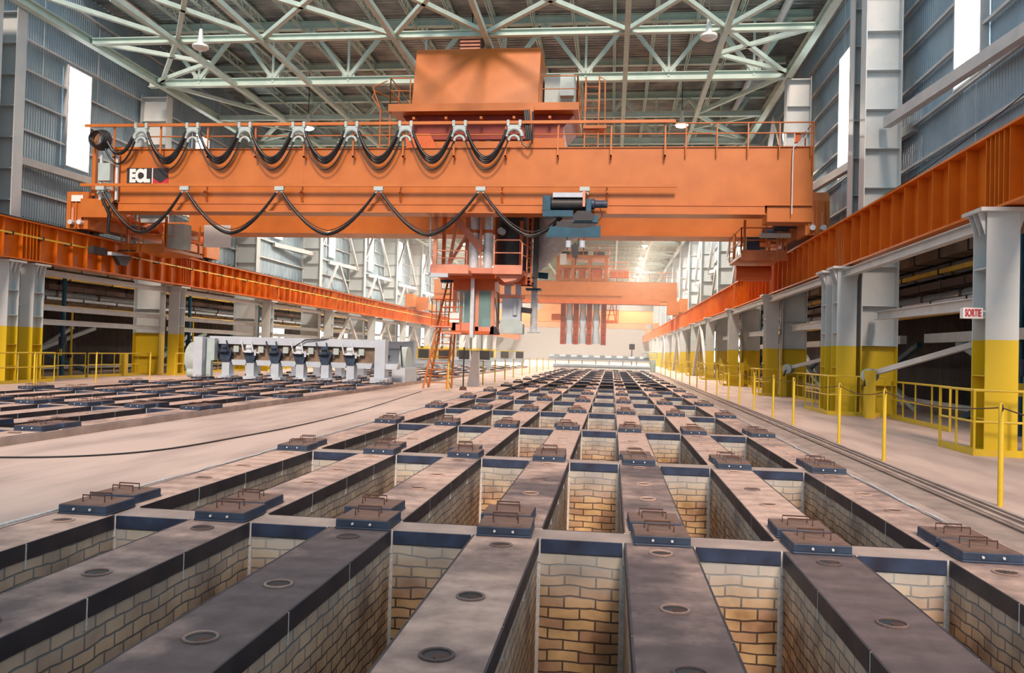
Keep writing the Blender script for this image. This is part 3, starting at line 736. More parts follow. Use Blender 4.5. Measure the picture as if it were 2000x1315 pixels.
# handrail on the front girder and end rail
m = MB()
m.tube([(-18.3, GY-0.1, 9.72), (6.95, GY-0.1, 9.72)], 0.025, 6); m.tube([(2.1, GY-0.1, 10.1), (6.98, GY-0.1, 10.1)], 0.028, 6)
x = 2.5
while x < 7.0: m.tube([(x, GY-0.1, 8.9), (x, GY-0.1, 10.1)], 0.028, 6); x += 1.1
m.tube([(6.98, GY-0.1, 8.3), (6.98, GY-0.1, 10.1), (6.98, GY+1.2, 10.1), (6.98, GY+1.2, 9.27)], 0.03, 6)
m.build('walkway_handrail', orange, C1)
MB().box(6.35, 6.55, GY-0.05, GY+0.15, 9.4, 9.75).build('junction_box', red_orange, C1)
m = MB(); m.tube([(6.75, GY-0.06, 9.85), (6.72, GY-0.06, 9.6), (6.3, GY-0.06, 9.2), (6.28, GY-0.06, 8.9), (6.28, GY-0.06, 6.8)], 0.022, 6); m.build('conduit', galv, C1, smooth=True)
rail_run(MB(), [(-19.0, 37.1, 9.27), (7.0, 37.1, 9.27)], 0.9, 0.022).build('rear_handrail', orange, C1)
# ---- maker's plate
sg = MB().box(-19.30, -18.23, GY+0.03, GY+0.052, 7.84, 8.51).build('maker_plate', dark, C1)
MB().box(-18.235, -18.20, GY+0.02, GY+0.05, 7.84, 8.51).build('plate_stripe', white_sign, sg)
MB().box(-18.20, -17.56, GY+0.03, GY+0.052, 7.84, 8.51).build('plate_field', red_paint, sg)
MB().prism([(-18.19, 8.50), (-17.57, 8.50), (-17.57, 8.12), (-17.88, 7.92), (-18.19, 8.12)], GY+0.02, GY+0.035).build('plate_emblem', dark, sg)
def text(body, size, loc, mat, parent, sx=1.0, bold=0.0, name='lettering', rz=0.0):
    c = bpy.data.curves.new(name, 'FONT'); c.body = body; c.size = size; c.extrude = 0.005; c.offset = bold
    c.align_x = 'CENTER'; c.align_y = 'CENTER'
    to = bpy.data.objects.new('tmp', c); COL.objects.link(to)
    dg = bpy.context.evaluated_depsgraph_get(); me = bpy.data.meshes.new_from_object(to.evaluated_get(dg))
    bpy.data.objects.remove(to); me.name = name
    o0 = ORG.get(parent.name, Vector((0, 0, 0)))
    M = Matrix.Translation(Vector(loc)-o0) @ Matrix.Rotation(rz, 4, 'Z') @ Matrix.Rotation(PI/2, 4, 'X') @ Matrix.Diagonal((sx, 1, 1, 1))
    me.transform(M); me.materials.clear(); me.materials.append(mat)
    o = bpy.data.objects.new(name, me); COL.objects.link(o); o.parent = parent
    KIDS.setdefault(parent.name, []).append(o); ORG[o.name] = o0
    return o
text('ECL', 0.68, (-18.76, GY+0.022, 8.175), white_sign, sg, 0.74, 0.04)

# ---- festoon trolleys and their loops of cable (hang on the rails)
def festoon(xs, z, big, grp, lvl):
    protos = []
    for k, x in enumerate(xs):
        lab = f'pale festoon cable carrier on the {lvl} crane rail, {ORD[k]} from left'
        yy = GY-0.35
        if k == 0:
            t = thing('festoon_carrier', lab, 'cable carrier', (x, yy, z), grp)
            if big:
                m = MB()
                for dx in (-0.22, 0.22): m.box(x+dx-0.05, x+dx+0.05, yy-0.09, yy+0.09, z-0.12, z+0.1)
                m.box(x-0.24, x+0.24, yy-0.07, yy+0.07, z-0.22, z-0.08); m.build('head', grey_box, t)
                MB().tube(circle((x, yy, z-0.50), 0.3, 12, 'y', 0.0, PI), 0.075, 8).build('saddle', grey_box, t, smooth=True)
                MB().tube(circle((x, yy-0.02, z-0.66), 0.19, 10, 'y', 0.0, PI), 0.05, 8).build('lower_saddle', grey_box, t, smooth=True)
            else:
                m = MB(); m.box(x-0.18, x+0.18, yy-0.07, yy+0.07, z-0.13, z+0.02); m.build('head', grey_box, t)
                MB().tube(circle((x, yy, z-0.27), 0.13, 8, 'y', 0.1, PI-0.1), 0.03, 8).build('saddle', grey_box, t, smooth=True)
            c0 = t
        else:
            c = copy_tree(c0, None, (x, yy, z), lab)
    for k in range(len(xs)-1):
        a, b = xs[k], xs[k+1]; m = MB(); d = b-a
        if big:
            for j, (r, dr, z0) in enumerate(((0.055, 0.86, 0.42), (0.055, 0.90, 0.44), (0.05, 0.96, 0.46), (0.04, 0.98, 0.5), (0.026, 1.12, 0.6))):
                w_ = 0.33 if j < 4 else 0.2
                p = (a+w_, GY-0.40+0.025*j, z-z0); q = (b-w_, GY-0.40+0.025*j, z-z0)
                m.tube([(a+w_-0.05, p[1], z-z0+0.16)]+sag(p, q, dr, 16)+[(b-w_+0.05, q[1], z-z0+0.16)], r, 7)
        else:
            for j, (r, dr, w_) in enumerate(((0.05, 1.55, 0.12), (0.045, 1.6, 0.13), (0.018, 1.42, 0.16))):
                p = (a+w_, GY-0.38+0.03*j, z-0.22); q = (b-w_, GY-0.38+0.03*j, z-0.22)
                pts = [tuple(Vector(p).lerp(Vector(q), t/18)-Vector((0, 0, dr*(1-abs(2*t/18-1)**(1.7))))) for t in range(19)]
                m.tube(pts, r, 7)
        tag(m.build('festoon_cable', black_cable, smooth=True), f'loop of black festoon cable on the {lvl} crane rail, {ORD[k]} loop from left', 'cable', 'festoon cable loops')
festoon([-18.5, -16.37, -14.24, -12.08, -9.99, -7.89, -5.83, -3.78], 10.08, True, 'festoon carriers', 'upper')
festoon([-20.15, -16.63, -12.78, -8.87, -4.97, -1.12], 7.68, False, 'festoon carriers', 'lower')
# first part of upper festoon: coiled bunch at left end and end drop
m = MB()
for j in range(5):
    m.tube(circle((-20.3+0.02*j, GY-0.5+0.06*j, 9.55), 0.30+0.02*j, 16, 'y'), 0.05, 7, closed=True)
m.tube(sag((-20.1, GY-0.35, 9.85), (-18.85, GY-0.35, 9.65), 0.75, 12), 0.07, 7); m.tube(sag((-20.2, GY-0.3, 9.6), (-18.8, GY-0.3, 9.5), 0.95, 12), 0.04, 7)
tag(m.build('cable_coil', black_cable, smooth=True), 'coil of dark cable hanging at the left end of the crane girder', 'cable')
m = MB()
m.tube([(-3.55, GY-0.35, 9.65), (-3.45, GY-0.35, 9.3), (-3.25, GY-0.35, 9.15), (-3.1, GY-0.35, 9.35), (-3.1, GY-0.35, 10.5)], 0.035, 7)
for d in (0, 0.07, 0.14): m.tube([(-3.3+d, GY-0.3, 9.45), (-3.35+d, GY-0.3, 9.9), (-3.42+d, GY-0.2, 10.6)], 0.05, 7)
tag(m.build('drop_cable', black_cable, smooth=True), 'black cables dropping from the crane trolley at the end of the upper festoon', 'cable')

# ---------------------------------------------------------------- crane trolley with the big orange housing
T1 = thing('crane_trolley', 'orange crane trolley carrying a big box housing, cab and filling pipes', 'crane trolley', (-5.5, 33, 9.3))
MB().prism([(31.4, 11.28), (34.6, 11.28), (34.6, 13.75), (32.0, 13.75)], -8.13, -3.06, 'x').build('machinery_housing', orange, T1, bevel=0.03)
MB().box(-3.0, -1.75, 33.2, 34.3, 11.3, 13.0).build('grey_cabinet', grey_box, T1)
MB().box(-2.3, -1.75, 32.3, 32.7, 11.9, 12.75).build('control_box', grey_box, T1)
m = MB(); m.box(-9.0, -1.5, 31.2, 35.2, 11.02, 11.14); m.box(-9.0, -1.5, 31.16, 31.2, 10.98, 11.28); m.build('deck', orange, T1)
m = MB()
for x in (-8.0, -6.7, -5.3, -4.0, -2.6): m.bar((x, 31.3, 10.75), (x, 35.0, 11.0), 0.1)
m.build('deck_bracket', orange, T1)
MB().prism([(-8.6, 11.0), (-1.7, 11.0), (-2.1, 10.5), (-2.1, 10.05), (-8.2, 10.05), (-8.2, 10.5)], 31.9, 34.9).build('underframe', pm('shaded_red_paint', (0.30, 0.035, 0.015), (0.22, 0.025, 0.012), 2, 0.5), T1)  # red darkened to paint in the shade of the recess
MB().prism([(-8.3, 10.1), (-7.3, 10.1), (-6.9, 9.35), (-8.2, 9.35)], 31.2, 31.35).build('side_gusset', red_orange, T1)
m = MB(); m.box(-7.6, -2.0, 31.45, 31.75, 9.3, 9.85); m.prism([(-2.0, 9.3), (-2.0, 9.95), (-3.2, 9.95), (-3.9, 9.6), (-3.9, 9.3)], 31.4, 31.45); m.build('frame_beam', orange, T1)
for x in (-5.6, -5.1):
    MB().tube([(x, 32.2, 9.6), (x, 32.2, 10.2)], 0.13, 12).build('pipe_end', galv, T1, smooth=True)
m = MB()
rail_run(m, [(-3.0, 31.25, 11.28), (-1.55, 31.25, 11.28), (-1.55, 35.0, 11.28)], 1.05, 0.025)
rail_run(m, [(-8.15, 31.25, 11.28), (-8.95, 31.25, 11.28), (-8.95, 35.0, 11.28)], 1.05, 0.025)
m.build('deck_railing', orange, T1)
m = MB()                                          # right ladder with guard loop
for x in (-1.25, -0.72): m.bar((x, 31.5, 9.3), (x, 31.5, 12.0), 0.05); m.tube([(x, 31.5, 12.0), (x, 31.5, 12.3), (x, 31.9, 12.5), (x, 32.4, 12.4), (x, 32.4, 11.3)], 0.025, 6)
for k in range(10): m.tube([(-1.25, 31.5, 9.45+k*0.28), (-0.72, 31.5, 9.45+k*0.28)], 0.015, 6)
m.tube([(-0.45, 31.4, 9.3), (-0.5, 31.4, 12.2), (-0.75, 31.4, 12.35)], 0.025, 6)
m.box(-1.3, -0.4, 31.3, 32.3, 10.3, 10.42)
m.build('right_ladder', orange, T1)
m = MB()                                          # left stair
for x in (-9.35, -8.95): m.bar((x, 31.3, 9.3), (x+0.0, 31.3, 11.1), 0.05)
for k in range(7): m.tube([(-9.35, 31.3, 9.45+k*0.26), (-8.95, 31.3, 9.45+k*0.26)], 0.015, 6)
m.tube([(-9.35, 31.3, 11.1), (-9.7, 31.3, 11.6), (-9.6, 31.3, 11.85), (-9.0, 32.6, 11.85)], 0.025, 6); m.tube([(-9.35, 31.3, 11.1), (-9.7, 31.3, 12.0), (-9.1, 31.3, 12.25)], 0.025, 6)
m.build('left_ladder', orange, T1)
MB().box(-3.35, -3.2, 31.0, 31.15, 9.2, 11.1).build('festoon_tow_arm', orange, T1)
# ---- hanging equipment between and under the girders
for x, y in ((-5.54, 32), (-4.98, 32)):
    MB().tube([(x, y, 4.85), (x, y, 9.6)], 0.19, 18).build('telescopic_pipe', galv, T1, smooth=True)
    MB().tube([(x, y, 6.3), (x, y, 6.42)], 0.21, 18).build('pipe_clamp', red_orange, T1)
MB().bar((-5.26, 31.85, 4.95), (-5.26, 31.85, 9.3), 0.09).build('guide_bar', pink_steel, T1)
MB().box(-5.75, -4.72, 31.75, 32.3, 4.68, 4.9).build('pipe_bracket', pink_steel, T1)
# left lattice platform
m = MB(); m.box(-7.1, -5.6, 31.2, 32.8, 4.62, 4.75); m.box(-7.1, -5.6, 31.15, 31.2, 4.6, 4.95); m.build('lattice_platform', pink_steel, T1)
MB().box(-7.15, -6.4, 31.1, 31.3, 4.45, 4.6).build('drip_tray', white_paint, T1)
m = MB(); m.bar((-6.95, 31.2, 4.7), (-6.95, 31.2, 7.2), 0.14); m.bar((-5.2, 31.9, 5.6), (-6.6, 31.9, 7.2), 0.26, 0.3)
m.bar((-6.8, 32.4, 4.8), (-5.8, 32.4, 6.5), 0.12); m.bar((-6.7, 32.5, 4.8), (-6.3, 32.5, 7.2), 0.12); m.bar((-5.95, 32.7, 4.7), (-5.95, 32.7, 7.2), 0.16)
m.build('lattice_frame', pink_steel, T1)
rail_run(MB(), [(-7.0, 31.25, 4.9), (-5.7, 31.25, 4.9)], 0.6, 0.022).build('platform_railing', pink_steel, T1)
MB().tube([(-7.12, 31.0, 4.6), (-7.12, 31.0, 7.2)], 0.035, 8).build('conduit', galv, T1)
# dark vessel and inspection basket
MB().tube([(-4.1, 33.2, 4.9), (-4.1, 33.2, 9.5)], 0.75, 24).build('dark_vessel', dark, T1, smooth=True)
MB().tube([(-4.55, 32.2, 6.45), (-4.45, 32.4, 6.42)], 0.14, 14).build('flood_light', white_paint, T1, smooth=True)
MB().tube([(-3.75, 32.6, 4.9), (-3.75, 32.6, 6.9)], 0.09, 12).build('copper_pipe', red_orange, T1, smooth=True)
m = MB(); m.box(-4.63, -3.5, 31.1, 32.3, 4.66, 4.8); m.box(-4.63, -3.5, 31.06, 31.1, 4.6, 4.95); m.prism([(-4.6, 4.66), (-3.52, 4.66), (-3.75, 4.4), (-4.2, 4.3)], 31.3, 32.2); m.build('basket_floor', pink_steel, T1)
m = MB(); m.tube([(-4.6, 31.1, 4.9), (-4.6, 31.1, 5.8), (-4.52, 31.1, 5.92), (-3.6, 31.1, 5.92), (-3.52, 31.1, 5.8), (-3.52, 31.1, 4.9)], 0.03, 6); m.tube([(-4.6, 31.1, 5.42), (-3.52, 31.1, 5.42)], 0.025, 6)
m.tube([(-3.5, 31.1, 5.8), (-3.3, 32.6, 5.8)], 0.028, 6); m.tube([(-3.5, 31.1, 5.35), (-3.3, 32.6, 5.35)], 0.025, 6)
for q in (0, 0.5, 1): m.tube([(-3.5+0.2*q, 31.1+1.5*q, 4.8), (-3.5+0.2*q, 31.1+1.5*q, 5.8)], 0.022, 6)
m.build('basket_railing', pink_steel, T1)
m = MB()
for x in (-3.45, -3.28): m.bar((x, 32.4, 4.3), (x, 32.4, 7.4), 0.06)
for k in range(11): m.tube([(-3.45, 32.4, 4.5+0.25*k), (-3.28, 32.4, 4.5+0.25*k)], 0.02, 5)
m.build('caged_ladder', red_orange, T1)
MB().bar((-3.0-0.1, 32.4, 4.6), (-3.1, 32.4, 9.2), 0.22, 0.12).build('dark_column', dark, T1)
# cone hopper and its delivery hose
MB().tube([(-3.27, 34, 4.75), (-3.2, 34, 5.1), (-2.2, 34, 7.1), (-2.2, 34, 9.2)], [0.12, 0.16, 1.15, 1.25], 32).build('cone_hopper', galv, T1, smooth=True)
MB().tube([(-3.27, 34, 4.2), (-3.27, 34, 4.8)], 0.1, 16).build('hopper_neck', galv, T1, smooth=True)
MB().tube([(-3.35, 33.8, 4.85), (-2.7, 33.8, 4.8)], 0.13, 12).build('valve_drive', blue, T1, smooth=True)
MB().box(-3.62, -2.98, 33.7, 34.3, 4.2, 4.28).build('valve_flange', blue, T1)
hs = [(-3.27, 34, 4.2-0.03*i) for i in range(60)]
MB().tube(hs, [0.155 if i % 2 else 0.14 for i in range(60)], 18).build('bellows_hose', galv, T1, smooth=True)
MB().tube([(-3.27, 34, 2.42), (-3.27, 34, 2.45)], 0.27, 20).build('hose_skirt', grey_box, T1)
# telescopic suction tool, pale
m = MB(); m.box(-4.42, -4.16, 33, 33.3, 3.9, 4.9); m.box(-3.96, -3.74, 33, 33.3, 3.9, 4.9); m.build('tool_guides', white_paint, T1)
MB().box(-4.62, -3.62, 32.9, 33.4, 3.8, 3.93).build('tool_collar', pink_steel, T1)
MB().box(-4.5, -3.72, 32.95, 33.5, 2.75, 3.85).build('tool_body', white_paint, T1, bevel=0.03)
MB().tube([(-3.95, 32.92, 3.1), (-3.95, 32.92, 3.7)], 0.09, 12).build('cylinder_cover', white_paint, T1, smooth=True)
MB().prism([(-4.55, 2.35), (-3.62, 2.35), (-3.62, 2.75), (-3.8, 2.95), (-4.4, 2.95), (-4.55, 2.75)], 32.9, 33.6).build('tool_shoe', grey_box, T1)
m = MB()
for i in range(9):
    q = random.Random(i); m.bar((-3.85+q.uniform(-.1, .3), 33.1, 4.3+q.uniform(0, .4)), (-3.45+q.uniform(0, .3), 33.1, 4.3+q.uniform(0, .4)), 0.07)
m.build('valve_block', dark, T1)
m = MB(); m.bar((-3.75, 33.3, 3.35), (-3.3, 33.3, 3.3), 0.2, 0.22); m.tube(sag((-4.8, 33, 3.8), (-4.55, 33, 2.8), 0.3), 0.02, 6); m.build('tool_actuator', dark, T1)
# operator cab
CBX = (-6.55, -4.82, 33.0, 34.6)
x0, x1, y0, y1 = CBX
m = MB(); m.box(x0, x1, y0, y1, 2.3, 2.42); m.box(x0, x1, y0, y1, 4.1, 4.55); m.build('cab_shell', red_orange, T1)
m = MB()
for x in (x0, x0+0.95, x1-0.14):
    for y in (y0, y1-0.1): m.box(x, x+0.14, y, y+0.1, 2.42, 4.1)
m.box(x0, x0+0.95, y0, y0+0.06, 2.42, 2.75); m.box(x0+0.95, x1, y0, y0+0.06, 2.42, 2.6)
m.build('cab_frame', pink_steel, T1)
m = MB(); m.box(x0+0.14, x0+0.95, y0+0.03, y0+0.05, 2.75, 4.1); m.box(x0+1.09, x1-0.14, y0+0.03, y0+0.05, 2.6, 4.1); m.box(x1-0.05, x1-0.03, y0+0.1, y1-0.1, 2.5, 4.1); m.build('cab_window', glass, T1)
MB().box(x0+0.2, x1-0.2, y1-0.1, y1-0.06, 2.42, 4.1).build('rear_curtain', teal, T1)
m = MB(); m.box(-5.7, -5.2, 33.6, 34.1, 2.6, 2.75); m.box(-5.75, -5.2, 34.0, 34.12, 2.7, 3.4); m.build('operator_seat', dark, T1)
MB().box(-5.35, -4.97, 33.2, 33.5, 2.5, 2.95).build('console', teal, T1)
MB().box(-6.65, -6.25, 32.9, 32.96, 2.75, 3.15).build('notice_board', white_sign, T1)
m = MB(); m.box(-5.75, -5.6, 32.6, 32.75, 2.15, 4.75); m.build('cab_conduit', galv, T1)
m = MB(); m.box(-6.75, -5.9, 31.6, 33.0, 2.25, 2.32); m.build('cab_step', pink_steel, T1)
rail_run(MB(), [(-6.72, 31.7, 2.32), (-5.95, 31.7, 2.32)], 1.0, 0.022).build('step_railing', red_orange, T1)
MB().prism([(-5.0, 2.3), (-4.6, 2.3), (-4.7, 2.6), (-4.9, 2.65)], 33.0, 33.4).build('cab_lamp', dark, T1)
m = MB(); m.bar((-6.0, 33.6, 4.55), (-6.0, 33.6, 4.7), 0.3); m.box(-7.1, -3.6, 32.3, 33.8, 4.55, 4.68); m.box(-4.6, -3.5, 32.5, 33.5, 4.35, 4.66); m.build('lower_frame', red_orange, T1)
m = MB(); m.bar((-6.9, 32.6, 4.6), (-6.9, 32.6, 9.4), 0.14); m.bar((-4.75, 32.9, 4.6), (-4.75, 32.9, 9.4), 0.16); m.build('hanging_mast', red_orange, T1)

# ---------------------------------------------------------------- blue monorail hoist
H = thing('chain_hoist', 'blue electric hoist with black drum hanging under the front crane girder', 'hoist', (-1.4, GY-0.3, 6.7))
ya = GY-0.75
m = MB(); m.box(-2.62, -2.32, ya, ya+0.8, 6.75, 7.32); m.box(-1.05, -0.85, ya, ya+0.8, 6.7, 7.2); m.build('end_housing', blue, H, bevel=0.02)
MB().tube([(-2.3, ya+0.25, 7.05), (-1.05, ya+0.25, 7.05)], 0.22, 20).build('rope_drum', dark, H, smooth=True)
MB().box(-2.25, -1.15, ya-0.02, ya+0.5, 7.25, 7.42).build('drum_cover', white_paint, H)
MB().tube([(-0.85, ya+0.25, 7.05), (-0.75, ya+0.25, 7.05), (-0.72, ya+0.25, 7.05), (-0.28, ya+0.25, 7.05)], [0.2, 0.2, 0.14, 0.14], 16).build('motor', navy, H, smooth=True)
m = MB(); m.box(-2.6, -1.5, ya, ya+0.7, 6.55, 6.78); m.box(-1.5, -0.6, ya, ya+0.5, 6.35, 6.6); m.build('frame', blue, H)
MB().prism([(-1.45, 6.4), (-0.8, 6.4), (-0.75, 6.6), (-0.9, 6.75), (-1.35, 6.75), (-1.48, 6.6)], ya-0.06, ya).build('sheave_plate', dark, H)
MB().box(-2.1, -0.7, ya+0.05, ya+0.6, 6.1, 6.38).build('lower_block', dark, H)
MB().prism([(-2.5, 5.8), (-0.5, 5.8), (-0.5, 6.25), (-1.2, 6.12), (-2.3, 6.2)], ya, ya+0.06).build('drip_plate', blue, H)
MB().bar((-1.12, ya-0.05, 6.9), (-1.12, ya-0.05, 7.5), 0.09).build('trolley_arm', pink_steel, H)
m = MB()
for x in (-1.7, -1.3, -1.1): m.tube([(x, ya+0.2, 5.35), (x, ya+0.2, 6.2)], 0.012, 5)
m.tube([(-0.55, ya+0.1, 6.9), (-0.45, ya+0.1, 6.6), (-0.6, ya+0.1, 6.4)], 0.015, 5)
m.build('rope', dark, H)
for x in (-1.65, -1.15): MB().tube([(x, ya+0.2, 5.45), (x, ya+0.2, 5.7)], 0.11, 12).build('pulley', white_paint, H, smooth=True)
MB().prism([(-1.5, 5.1), (-1.32, 5.1), (-1.28, 5.5), (-1.4, 5.62), (-1.56, 5.5)], ya+0.12, ya+0.28).build('hook_block', dark, H)
# lattice access ladder
A = thing('access_ladder', 'orange lattice ladder tower standing on the walkway below the crane cab', 'ladder', (-7.1, 33.6, 0))
top = 2.55
legs = [((-7.75, 33.2), (-7.25, 33.3)), ((-6.75, 33.2), (-6.62, 33.3)), ((-7.75, 34.2), (-7.25, 34.0)), ((-6.75, 34.2), (-6.62, 34.0))]
for (a, b), (c, d) in legs: MB().bar((a, b, 0), (c, d, top), 0.07).build('leg', orange, A)
m = MB()
for (i, j) in ((0, 2), (1, 3)):
    for k in range(6):
        z0 = k*top/6; z1 = (k+1)*top/6
        def at(l, z): (a, b), (c, d) = legs[l]; t = z/top; return (a+(c-a)*t, b+(d-b)*t, z)
        m.bar(at(i if k % 2 else j, z0), at(j if k % 2 else i, z1), 0.035)
m.build('lattice', orange, A)
for k in range(9):
    z = 0.25+k*0.27; MB().tube([at(0, z), at(1, z)], 0.018, 6).build('rung', orange, A)
m = MB(); m.box(-7.5, -6.3, 33.1, 34.2, top, top+0.06); m.build('landing', pink_steel, A)
rail_run(MB(), [(-7.45, 33.15, top+0.06), (-6.35, 33.15, top+0.06)], 1.1, 0.022, 6).build('landing_railing', orange, A)
m = MB(); m.bar((-7.4, 33.9, top), (-6.9, 33.6, 4.5), 0.06); m.bar((-6.9, 33.9, top), (-6.75, 33.6, 4.5), 0.06)
for k in range(7): t = k/7; m.tube([(-7.4+0.5*t, 33.9-0.3*t, top+1.95*t), (-6.9+0.15*t, 33.9-0.3*t, top+1.95*t)], 0.016, 5)
m.build('upper_ladder', orange, A)
MB().box(-7.2, -6.5, 33.5, 33.7, 4.45, 4.6).build('slewing_head', navy, A)

# ================================================================ far cranes
C2 = thing('overhead_crane', 'second orange overhead crane further down the hall, with four long red grab legs', 'crane', (-7, 87, 5.9))
Y2 = 87.0
main_girder(Y2, 'front_girder', C2, -19.4, 6.7, 7.3, 9.35); main_girder(Y2+6, 'rear_girder', C2, -19.4, 6.7, 7.3, 9.35)
MB().box(-19.2, 5.0, Y2-0.5, Y2+0.6, 6.95, 7.3).build('hoist_runway_beam', red_orange, C2)
for xc in (-21.5, 7.25):
    m = MB(); m.box(xc-0.35, xc+0.35, Y2-2, Y2+9, 6.2, 6.95); m.box(xc-0.45, xc+0.45, Y2-2.4, Y2-1, 6.1, 7.5); m.build('end_truck', orange, C2)
    MB().box(min(xc, xc+(1.5 if xc < 0 else -1.6)), max(xc, xc+(1.5 if xc < 0 else -1.6)), Y2-0.6, Y2+0.2, 5.9, 7.3).build('service_platform', orange, C2)
    for yy in (Y2-1.7, Y2+8): wheel((xc, yy, 6.2), 0.28, 0.16, C2)
sg = MB().box(-18.6, -17.5, Y2+0.03, Y2+0.05, 8.2, 8.95).build('maker_plate', dark, C2)
text('ECL', 0.72, (-18.05, Y2+0.02, 8.57), white_sign, sg, 0.8, 0.02)
m = MB(); m.box(-19.2, 1, Y2-0.3, Y2-0.2, 7.85, 7.95); rail_run(m, [(-19, Y2, 9.35), (-6.5, Y2, 9.35)], 1.0, 0.03); rail_run(m, [(-0.4, Y2, 9.35), (6.6, Y2, 9.35)], 1.0, 0.03)
m.build('walkway_handrail', orange, C2)
T2 = thing('crane_trolley', 'orange machinery trolley on the second crane with red legs and pale pipes hanging below', 'crane trolley', (-3, Y2+3, 9.35))
m = MB()
for z in (9.5, 10.9, 12.0): m.box(-6.1, -0.5, Y2+1.2, Y2+5.8, z, z+0.3)
m.build('deck', orange, T2)
m = MB()
for x in (-6.0, -4.4, -2.6, -0.8):
    for y in (Y2+1.3, Y2+5.6): m.bar((x, y, 9.4), (x, y, 12.2), 0.35)
m.build('frame_post', orange, T2)
m = MB(); m.box(-5.4, -4.7, Y2+2, Y2+4, 9.8, 10.9); m.box(-3.8, -3.0, Y2+2, Y2+4, 9.8, 10.9); m.box(-2.2, -1.2, Y2+2, Y2+4, 9.8, 10.8); m.build('winch', red_orange, T2)
m = MB()
for x in (-5.2, -3.4, -1.6): m.tube([(x-0.6, Y2+2, 12.5), (x+0.6, Y2+2, 12.5)], 0.3, 12)
m.build('hoist_drum', dark, T2, smooth=True)
m = MB(); rail_run(m, [(-6.1, Y2+1.1, 9.5), (1.6, Y2+1.1, 9.5)], 1.2, 0.04); rail_run(m, [(-6.1, Y2+1.1, 12.3), (-0.5, Y2+1.1, 12.3)], 1.0, 0.04); rail_run(m, [(-0.3, Y2+1.1, 10.6), (1.6, Y2+1.1, 10.6)], 0.9, 0.04); m.box(-0.4, 1.6, Y2+1.2, Y2+3, 10.0, 10.6)
m.build('deck_railing', red_orange, T2)
MB().box(-5.8, -5.1, Y2+1.0, Y2+1.1, 11.2, 12.4).build('white_panel', white_sign, T2)
for x in (-5.35, -3.95, -2.5, -0.95):
    l = MB().box(x-0.28, x+0.28, Y2+2, Y2+2.6, 2.6, 9.4).build('grab_leg', pm('leg_red', (0.36, 0.05, 0.02), (0.28, 0.04, 0.02), 2, 0.5) if 'leg_red' not in MATS else MATS['leg_red'], T2)
    m = MB()
    for k in range(9): m.box(x-0.06, x+0.06, Y2+1.985, Y2+2.0, 2.9+k*0.7, 3.05+k*0.7)
    m.build('bolt_hole', dark, l)
for x in (-4.65, -3.2, -1.75):
    MB().tube([(x, Y2+2.3, 2.7), (x, Y2+2.3, 3.4), (x, Y2+2.3, 4.2), (x, Y2+2.3, 5.2), (x, Y2+2.3, 6.2), (x, Y2+2.3, 9.4)], [0.42, 0.42, 0.30, 0.45, 0.3, 0.42], 16).build('suction_pipe', white_paint, T2, smooth=True)
m = MB(); m.box(-6.6, -5.6, Y2+1.8, Y2+2.8, 5.2, 5.9); m.box(-0.7, 0.6, Y2+1.8, Y2+2.8, 5.0, 5.3); rail_run(m, [(-0.7, Y2+1.8, 5.3), (0.6, Y2+1.8, 5.3)], 1.1, 0.04)
m.bar((0.3, Y2+2, 5.3), (-0.5, Y2+2, 9.3), 0.1); m.bar((-0.5, Y2+2, 5.3), (0.3, Y2+2, 9.3), 0.1); m.bar((0.4, Y2+2, 5.3), (0.4, Y2+2, 9.3), 0.1)
m.build('side_cab', red_orange, T2)
for k, Y3 in enumerate((138, 168)):
    C3 = thing('overhead_crane', ('third overhead crane seen small under the second one, mostly bare girder', 'fourth overhead crane, the most distant one at the end of the hall')[k], 'crane', (-7, Y3, 5.9))
    main_girder(Y3, 'front_girder', C3, -20.5, 6.8, 6.9, 9.0)
    for xc in (-21.5, 7.25): MB().box(xc-0.35, xc+0.35, Y3-3, Y3+5, 6.05, 6.95).build('end_truck', orange, C3)
    m = MB(); m.box(-12, -6, Y3+0.2, Y3+3, 9.0, 11.2); m.build('machinery_housing', orange, C3)

